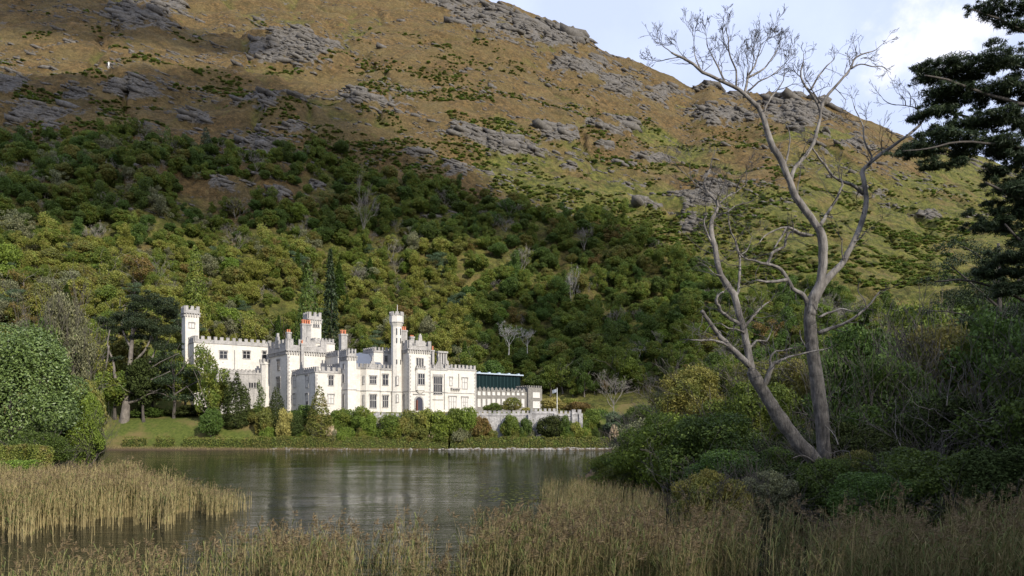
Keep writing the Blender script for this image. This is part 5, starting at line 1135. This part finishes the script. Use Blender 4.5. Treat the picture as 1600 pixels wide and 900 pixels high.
twigs(mb, [((1467,156),(.7,-.6)),((1449,178),(0,-1)),((1431,169),(-.3,-1)),((1400,164),(-1,-.1)),((1415,165),(-.3,-1)),((1342,182),(-.3,-1)),((1349,200),(.6,-.7)),((1345,190),(-.8,-.2)),((1440,214),(1,0)),((1378,240),(-.1,-1)),((1352,362),(.5,-.8)),((1316,375),(0,-1)),((1460,165),(1,-.1)),((1362,244),(.6,-.6)),((1422,166),(.1,-1))], Yd + 1.8, 22, 4, .6, .12, .8)
twigs(mb, [((1373,457),(.6,-.8)),((1342,458),(-.4,-1)),((1330,486),(1,.1)),((1182,438),(-1,.1)),((1150,383),(-.3,-1)),((1229,369),(0,-1)),((1186,380),(-.6,.4)),((1205,395),(-.6,.4)),((1240,362),(.2,-1)),((1177,407),(-.9,-.2)),((1325,503),(.7,.2))], Yd - .8, 15, 2, .65, .1, .9)
side_twigs(mb, .70, .3, 1.1, .17); child_of(mb.build('twig', TWIG, None), d1)
d2 = empty('dead_tree', P(1262, 738, Yd - 1)); tag(d2, 'leaning dead tree with broken pale limbs left of the upright one', 'tree')
Ye = Yd - 1.0
mb = MB(); limb(mb, [(1300,770),(1270,715),(1253,699),(1236,677),(1220,656),(1205,632),(1191,608),(1181,592),(1174,579)], Ye, 17, 11.5, (-.2, 0), 12); limb(mb, [(1310,760),(1330,768),(1352,780)], Ye, 4, 2, (-.4, -1)); limb(mb, [(1272,722),(1255,712),(1238,716)], Ye, 3, 1, (-.5, -1)); child_of(mb.build('trunk', DEADBARK, None, True), d2)
mb = MB()
limb(mb, [(1176,585),(1167,541),(1160,508),(1146,460),(1127,431),(1119,398),(1112,360),(1114,340),(1122,320),(1107,302),(1100,285),(1111,262)], Ye, 9.5, 1.4, (0, 1), 10)
limb(mb, [(1172,572),(1155,556),(1139,541),(1126,526),(1115,512),(1104,497),(1096,486)], Ye, 7, 4.2, (0, -1)); limb(mb, [(1137,541),(1125,534),(1110,531),(1095,532),(1079,531)], Ye, 3, 1.4, (-.7, -1.4)); limb(mb, [(1159,508),(1145,500),(1129,489),(1122,478),(1119,469),(1124,460),(1131,456)], Ye, 4.6, 2, (.2, -.6)); limb(mb, [(1162,512),(1172,500),(1179,493),(1190,480),(1201,472)], Ye, 3.6, 1.4, (.2, .8))
limb(mb, [(1148,466),(1154,450),(1155,436),(1156,415),(1155,398),(1148,374),(1142,362),(1139,345)], Ye, 3.8, 1.2, (.4, 1.2)); limb(mb, [(1190,606),(1197,596),(1205,574),(1214,566),(1225,560),(1250,553),(1287,546)], Ye, 6.5, 1.4, (0, -1)); limb(mb, [(1205,576),(1203,562),(1210,550),(1222,548),(1238,544)], Ye, 3.4, 1.2, (-.3, -.8)); limb(mb, [(1171,545),(1182,532),(1197,533),(1204,520)], Ye, 3, 1.2, (.2, .6)); limb(mb, [(1163,520),(1150,514),(1138,513),(1128,506)], Ye, 2.6, 1, (0, -.6))
limb(mb, [(1119,398),(1112,380),(1104,362),(1100,345),(1104,338)], Ye, 2.6, 1, (.6, .2)); limb(mb, [(1122,320),(1135,308),(1150,300),(1165,289)], Ye, 2, .8, (.8, 1.2)); limb(mb, [(1113,345),(1124,335),(1135,332),(1148,322)], Ye, 2, .8, (.7, .2)); limb(mb, [(1107,302),(1092,292),(1080,280),(1066,268)], Ye, 1.8, .7, (.9, .6)); limb(mb, [(1155,400),(1166,392),(1172,380)], Ye, 1.8, .8, (1, 1.2)); limb(mb, [(1127,431),(1116,428),(1108,420)], Ye, 2, 1.1)
child_of(mb.build('branch', DEADWOOD, None, True), d2)
mb = MB()
twigs(mb, [((1111,262),(.1,-1)),((1100,285),(-.8,-.4)),((1165,289),(.7,-.7)),((1150,300),(.1,-1)),((1148,322),(.9,-.3)),((1066,268),(-.6,-.8)),((1080,280),(-.2,-1)),((1104,338),(-.4,-1)),((1139,345),(-.2,-1)),((1148,374),(-.8,-.4)),((1172,380),(.4,-1)),((1092,292),(-1,.1)),((1122,320),(.4,-1)),((1112,360),(-.8,0)),((1135,308),(.3,-1)),((1107,302),(-.3,-1))], Ye + .9, 22, 4, .65, .12, .9)
twigs(mb, [((1079,531),(-1,-.1)),((1131,456),(.6,-.6)),((1201,472),(.8,-.5)),((1287,546),(1,-.1)),((1238,544),(.9,.1)),((1204,520),(.4,-1)),((1128,506),(-.9,-.2)),((1108,420),(-.5,-.8)),((1225,560),(.4,-.8)),((1190,480),(.1,-1))], Ye - .6, 13, 2, .65, .1, .9)
side_twigs(mb, .34, .35, 1.5, .17); child_of(mb.build('twig', TWIG, None), d2)
LR[0] = .7
# low bare deadwood in the thicket
dk = empty('fallen_branches', P(1420, 740, 50)); tag(dk, 'tangle of thin bare branches lying in the thicket right of the dead trees', 'branches'); mb = MB()
for i in range(26):
    a, b_ = rngD.uniform(1290, 1590), rngD.uniform(630, 770); p = P(a, b_, rngD.uniform(42, 50)); rec_branch(mb, p, Vector((rngD.normal(), rngD.normal()*.5, rngD.normal()*.5 + .3)), rngD.uniform(1.2, 3), .035, 2, rngD, .6, .0, 4, (2, 2), 3, .7, .25, .010)
child_of(mb.build('twig', DEADWOOD, None), dk)

# ------------------------------------------------------------------ living pine at the right edge
Yp = 42.
pr = empty('pine_tree', (P(1665, 700, Yp).x, Yp, hz(P(1665, 700, Yp).x, Yp))); tag(pr, 'big dark pine reaching in from the right edge', 'tree')
mb = MB(); bx, by_, bz_ = pr.location; mb.tube([(bx, by_, bz_-.8), (bx+.1, by_, bz_+7), (bx-.2, by_+.2, bz_+14), (bx+.1, by_, bz_+21), (bx-.1, by_, bz_+29)], [.62, .5, .42, .32, .15], 12)
BL = []
def bough(pts, r0, r1, dep): limb(mb, pts, Yp, r0, r1, dep)
bough([(1668,250),(1620,235),(1560,225),(1500,222),(1450,232),(1410,236)], 4.5, .8, (0, -2)); bough([(1668,180),(1610,165),(1550,150),(1480,125),(1445,118)], 6, 1.6, (0, -1)); bough([(1668,90),(1620,60),(1560,30),(1515,14)], 5, 1.4, (0, 0)); bough([(1668,330),(1620,320),(1570,300),(1540,285)], 6, 2, (0, -1)); bough([(1668,420),(1600,380),(1570,350)], 5, 2, (0, -1)); bough([(1668,210),(1600,190),(1520,185),(1460,165)], 5, 1.6, (0, 2)); bough([(1668,520),(1600,470),(1520,440),(1460,440)], 5, 1.6, (0, 2)); bough([(1668,130),(1600,105),(1550,90),(1500,105)], 5, 1.6, (0, 1))
child_of(mb.build('trunk', PINEBARK, None, True), pr)
pads('crown', [(1570,352,40,12),(1592,400,44,12),(1560,425,36,9),(1590,450,40,12),(1545,330,26,7),(1600,300,40,14),(1598,205,34,16),(1575,14,38,11),(1535,12,26,7),(1590,40,26,10),(1556,66,17,5),(1485,112,49,11),(1448,120,26,9),(1545,98,44,11),(1592,92,33,13),(1500,150,56,10),(1575,140,40,11),(1462,178,33,10),(1530,186,49,11),(1588,184,35,13),(1485,222,49,10),(1435,236,33,7),(1550,230,49,11),(1600,240,33,13),(1470,256,31,6),(1405,240,17,5),
 (1578,288,33,11),(1602,330,29,15),(1562,316,22,6),(1592,372,22,13),(1560,266,31,7),(1650,120,44,52),(1650,280,40,65),(1655,400,40,52)], Yp, 125000, .34, .044, 'needle', 21, pr, depth=1.0, shell=.1, ragged=6)
p2 = empty('pine_tree', (P(1560, 600, 92).x, 92, hz(P(1560, 600, 92).x, 92))); tag(p2, 'half-shaded green pine with tiered boughs behind the right thicket', 'tree')
mb = MB(); x_, y_, z_ = p2.location; zt_ = P(0, 380, 92).z; mb.tube([(x_, y_, z_-.5), (x_+.2, y_, (z_+zt_)/2), (x_, y_, zt_)], [.5, .35, .15], 8)
for pts in ([(1560,480),(1520,445),(1480,410)], [(1560,450),(1530,400),(1500,385)], [(1560,520),(1500,490),(1440,485)], [(1560,470),(1600,430),(1640,420)]): limb(mb, pts, 92, 3, 1)
child_of(mb.build('trunk', PINEBARK, None, True), p2)
pads('crown', [(1495,382,30,10),(1530,395,40,12),(1480,412,28,9),(1520,430,50,13),(1570,410,44,14),(1465,440,26,8),(1540,455,60,12),(1440,487,26,9),(1500,470,40,10),(1590,450,44,16),(1580,490,50,16),(1520,500,40,12)], 92, 16000, .34, .10, 'needle', 23, p2)
# ------------------------------------------------------------------ reeds
def reed_mat(name, c1, c2, trans=.25):
    m, t, b, o = mat(name); rnd = N(t, "ShaderNodeNewGeometry").outputs['Random Per Island']
    c = mix(t, rnd, c1, c2); t.links.new(c, b.inputs['Base Color']); b.inputs['Roughness'].default_value = .7; b.inputs['Specular IOR Level'].default_value = .2
    tr = N(t, "ShaderNodeBsdfTranslucent", {'Color': c}); ms = N(t, "ShaderNodeMixShader", {0: trans}); t.links.new(b.outputs[0], ms.inputs[1]); t.links.new(tr.outputs[0], ms.inputs[2]); t.links.new(ms.outputs[0], o.inputs[0]); return m
RSTEM = reed_mat('straw_reed_stem', (.20,.16,.07), (.52,.43,.22)); RLEAF = reed_mat('green_reed_leaf', (.065,.092,.024), (.19,.20,.065)); RDRY = reed_mat('dry_reed_leaf', (.12,.10,.04), (.25,.205,.09)); RPLUME = reed_mat('brown_reed_plume', (.095,.070,.036), (.25,.185,.10))
def reeds(name, label, base, hts, seed, stem_w=.012, leaf_n=5, leaf_w=.028, plume=.6, greens=.6, pl_n=16, lean=.07):
    rng = np.random.default_rng(seed); base = np.asarray(base, float); n = len(base); Vs = []; Ms = []
    A = rng.uniform(0, 2*math.pi, n); H = np.asarray(hts); ld = np.stack([np.cos(A), np.sin(A)], 1)*(rng.normal(size=n)*lean + .05)[:, None]*H[:, None] + np.array([.05, 0])*H[:, None]
    def pt(f): # a point on each stem at fraction f of its height, bowing with the wind
        return base + np.concatenate([ld*(f**2), (H*f)[:, None]] if np.ndim(f) == 0 else [ld*(f**2)[:, None], (H*f)[:, None]], 1)
    fs = [0, .35, .7, 1.0]
    ax = np.array([1., 0, 0])
    for a, b_ in zip(fs[:-1], fs[1:]):
        p, q = pt(a), pt(b_); w0 = stem_w*(1-.6*a); w1 = stem_w*(1-.6*b_)
        for d in (np.array([1., 0, 0]), np.array([.3, 1., 0])):
            Vs.append(np.stack([p-d*w0, p+d*w0, q+d*w1, q-d*w1], 1).reshape(-1, 3)); Ms.append(np.zeros(n, int))
    for k in range(leaf_n):
        f = rng.uniform(.18, .92, n); p = pt(f); a = rng.uniform(0, 2*math.pi, n); D = np.stack([np.cos(a), np.sin(a), np.zeros(n)], 1); L = rng.uniform(.25, .62, n)*(H/3.0)
        side = np.stack([-np.sin(a), np.cos(a), np.zeros(n)], 1)*leaf_w*.5; up = np.array([0, 0, 1.])
        m1 = p + D*(L*.45)[:, None] + up*(L*rng.uniform(.45, .75, n))[:, None]; tip = p + D*(L*rng.uniform(.9, 1.2, n))[:, None] + up*(L*rng.uniform(.1, 1.0, n))[:, None]
        green = rng.random(n) < greens; mi = np.where(green, 1, 2)
        Vs.append(np.stack([p-side*.6, p+side*.6, m1+side, m1-side], 1).reshape(-1, 3)); Ms.append(mi); Vs.append(np.stack([m1-side, m1+side, tip+side*.08, tip-side*.08], 1).reshape(-1, 3)); Ms.append(mi)
    has = rng.random(n) < plume; nb = has.sum(); pb = pt(1.0)[has]; lb = ld[has]; dirn = unit(np.concatenate([lb*2.2 + .1, np.full((nb, 1), 1.)], 1)); PL = rng.uniform(.24, .48, nb)
    for k in range(pl_n):
        f = rng.random(nb); p = pb + dirn*(PL*f)[:, None]; a = rng.uniform(0, 2*math.pi, nb); D = unit(np.stack([np.cos(a)*.6 + .55, np.sin(a)*.6, rng.uniform(-.3, .9, nb)], 1)); L = PL*(.55*(1-f)+.16)
        side = unit(rng.normal(size=(nb, 3)))*(.010 + .014*rng.random((nb, 1)))
        q = p + D*L[:, None]; mm = (p+q)/2
        Vs.append(np.stack([p, mm-side, q - np.array([0, 0, .05])*L[:, None], mm+side], 1).reshape(-1, 3)); Ms.append(np.full(nb, 3))
    V = np.concatenate(Vs); Mi = np.concatenate(Ms)
    ob = link(bpy.data.objects.new(name, np_mesh(name, V, np.arange(len(V)).reshape(-1, 4), [RSTEM, RLEAF, RDRY, RPLUME], False, Mi))); tag(ob, label, 'reeds', kind='stuff'); return ob
rg = np.random.default_rng(31)
def bedpts(n, fn, dens=None):
    out = []
    while len(out) < n:
        p = fn()
        if p is not None: out.append(p)
    return np.array(out)
# left bed: front edge slants away from the shore of the picture's left side
def left_fn():
    px = rg.uniform(-90, 400); r = rg.random()
    fr = np.interp(px, [-90, 0, 130, 250, 340, 400], [44, 44.5, 47, 50, 53, 56]) + (vn(np.array([px/22.]), np.array([3.]), 8)[0]-.5)*5.5; bk = np.interp(px, [-90, 0, 80, 130, 250, 330, 400], [64, 64, 64, 64, 62, 59, 57.5]); Y = fr + (bk-fr)*r**1.2 - (rg.exponential(1.3) if rg.random() < .16 else 0); x = (px-800)/F*Y
    if px > 215 and rg.random() > np.interp(px, [215, 290, 350, 400], [.85, .45, .10, .0]): return None
    if vn(np.array([x/1.8]), np.array([Y/1.8]), 19)[0] < .38: return None
    return (x, Y, -.15)
B = bedpts(8200, left_fn); hh = np.clip(2.7 + (fbm(B[:, 0]/3, B[:, 1]/3, 3, 3)-.5)*2.2 + rg.normal(size=len(B))*.30, 1.2, 3.9)*np.interp((B[:, 0]/B[:, 1]*F + 800), [200, 280, 390], [1, .88, .55])
reeds('reed_bed', 'straw-coloured reed bed standing in the lake on the left', B, hh, 1, .017, 5, .036, .38, .55, 9)
# foreground belt
def front_fn():
    px = rg.uniform(-120, 1760); Y = rg.uniform(23.5, 33); x = (px-800)/F*Y
    d = np.interp(px, [-120, 0, 160, 300, 420, 520, 700, 820, 1000, 1200, 1700], [.20, .22, .34, .5, .62, .85, .9, .95, .9, .6, .5])
    if Y > np.interp(px, [-120, 250, 420, 620, 850, 1000, 1750], [27.5, 28.5, 29.5, 31, 31.5, 33, 33]): return None
    if rg.random() > d: return None
    if vn(np.array([x/1.1]), np.array([Y/1.1]), 29)[0] < .45: return None
    return (x, Y, float(min(.6, max(-.3, land_low(np.array([x]), np.array([Y]))[0][0]*.4))) - .1)
B = bedpts(5200, front_fn); px = B[:, 0]/B[:, 1]*F + 800
hh = np.interp(px, [-120, 150, 300, 480, 560, 900, 1150, 1300, 1760], [1.7, 1.95, 2.25, 2.45, 2.75, 2.9, 2.95, 2.95, 3.0]) + (fbm(B[:, 0]/1.2, B[:, 1]/1.2, 3, 13)-.5)*1.9 + rg.normal(size=len(B))*.30 - .15
reeds('reed_belt', 'tall reeds with brown plumes along the near shore', B, np.clip(hh, 1.2, 4.0), 2, .0085, 7, .034, .36, .68, 24)
B = bedpts(520, front_fn); px = B[:, 0]/B[:, 1]*F + 800
reeds('reed_stalks', 'scattered bare straw-coloured reed stalks standing above the near reeds', B, np.interp(px, [-120, 150, 480, 900, 1300, 1760], [1.9, 2.2, 2.8, 3.2, 3.4, 3.3])*rg.uniform(.75, 1.12, len(B)), 6, .0125, 1, .03, .22, .1, 26, .11)
# reeds in the water before the right bank
def mid_fn():
    px = rg.uniform(790, 1130); Y = rg.uniform(46, 74); x = (px-800)/F*Y
    c = np.interp(Y, [46, 60, 74], [980, 930, 890]); w = np.interp(Y, [46, 60, 74], [150, 90, 50])
    if abs(px-c) > w*(.5 + .5*rg.random()): return None
    if vn(np.array([x/1.6]), np.array([Y/1.6]), 39)[0] < .42: return None
    return (x, Y, -.2)
B = bedpts(1900, mid_fn); reeds('water_reeds', 'sparse green reeds in the water before the right bank', B, 1.1 + rg.random(len(B))*.8, 3, .014, 4, .03, .12, .75, 8)
# rough grass on the far banks
def grass_fn():
    px = rg.uniform(150, 640) if rg.random() < .8 else rg.uniform(640, 960); Y = rg.uniform(192.5, 196.2) ; x = (px-800)/F*Y
    if lake_d(np.array([x]), np.array([Y]))[0] < -.8: return None
    return (x, Y, hz(x, Y) - .05)
B = bedpts(2600, grass_fn); reeds('bank_grass', 'rough dry grass on the far waterline', B,   .2 + rg.random(len(B))*.3, 5, .02, 3, .05, 0, .45, 1)
# lily pads
Vs = []; k = 0; Qs = []
for i in range(240):
    px = rg.normal(800, 45) if i % 3 else rg.normal(855, 30); Y = rg.uniform(60, 84); c = np.array([(px-800)/F*Y, Y, .012]); r = rg.uniform(.10, .22); a = np.linspace(0, 2*math.pi, 8, endpoint=False)
    Vs.append(np.stack([c[0]+np.cos(a)*r, c[1]+np.sin(a)*r, np.full(8, c[2])], 1)); Qs.append(np.array([[0,1,2,3],[0,3,4,7],[4,5,6,7]]) + k); k += 8
tag(link(bpy.data.objects.new('lily_pads', np_mesh('lily_pads', np.concatenate(Vs), np.concatenate(Qs), [LEAF['yellow']]))), 'small yellow-green lily pads floating in mid lake', 'lily pads', kind='stuff')
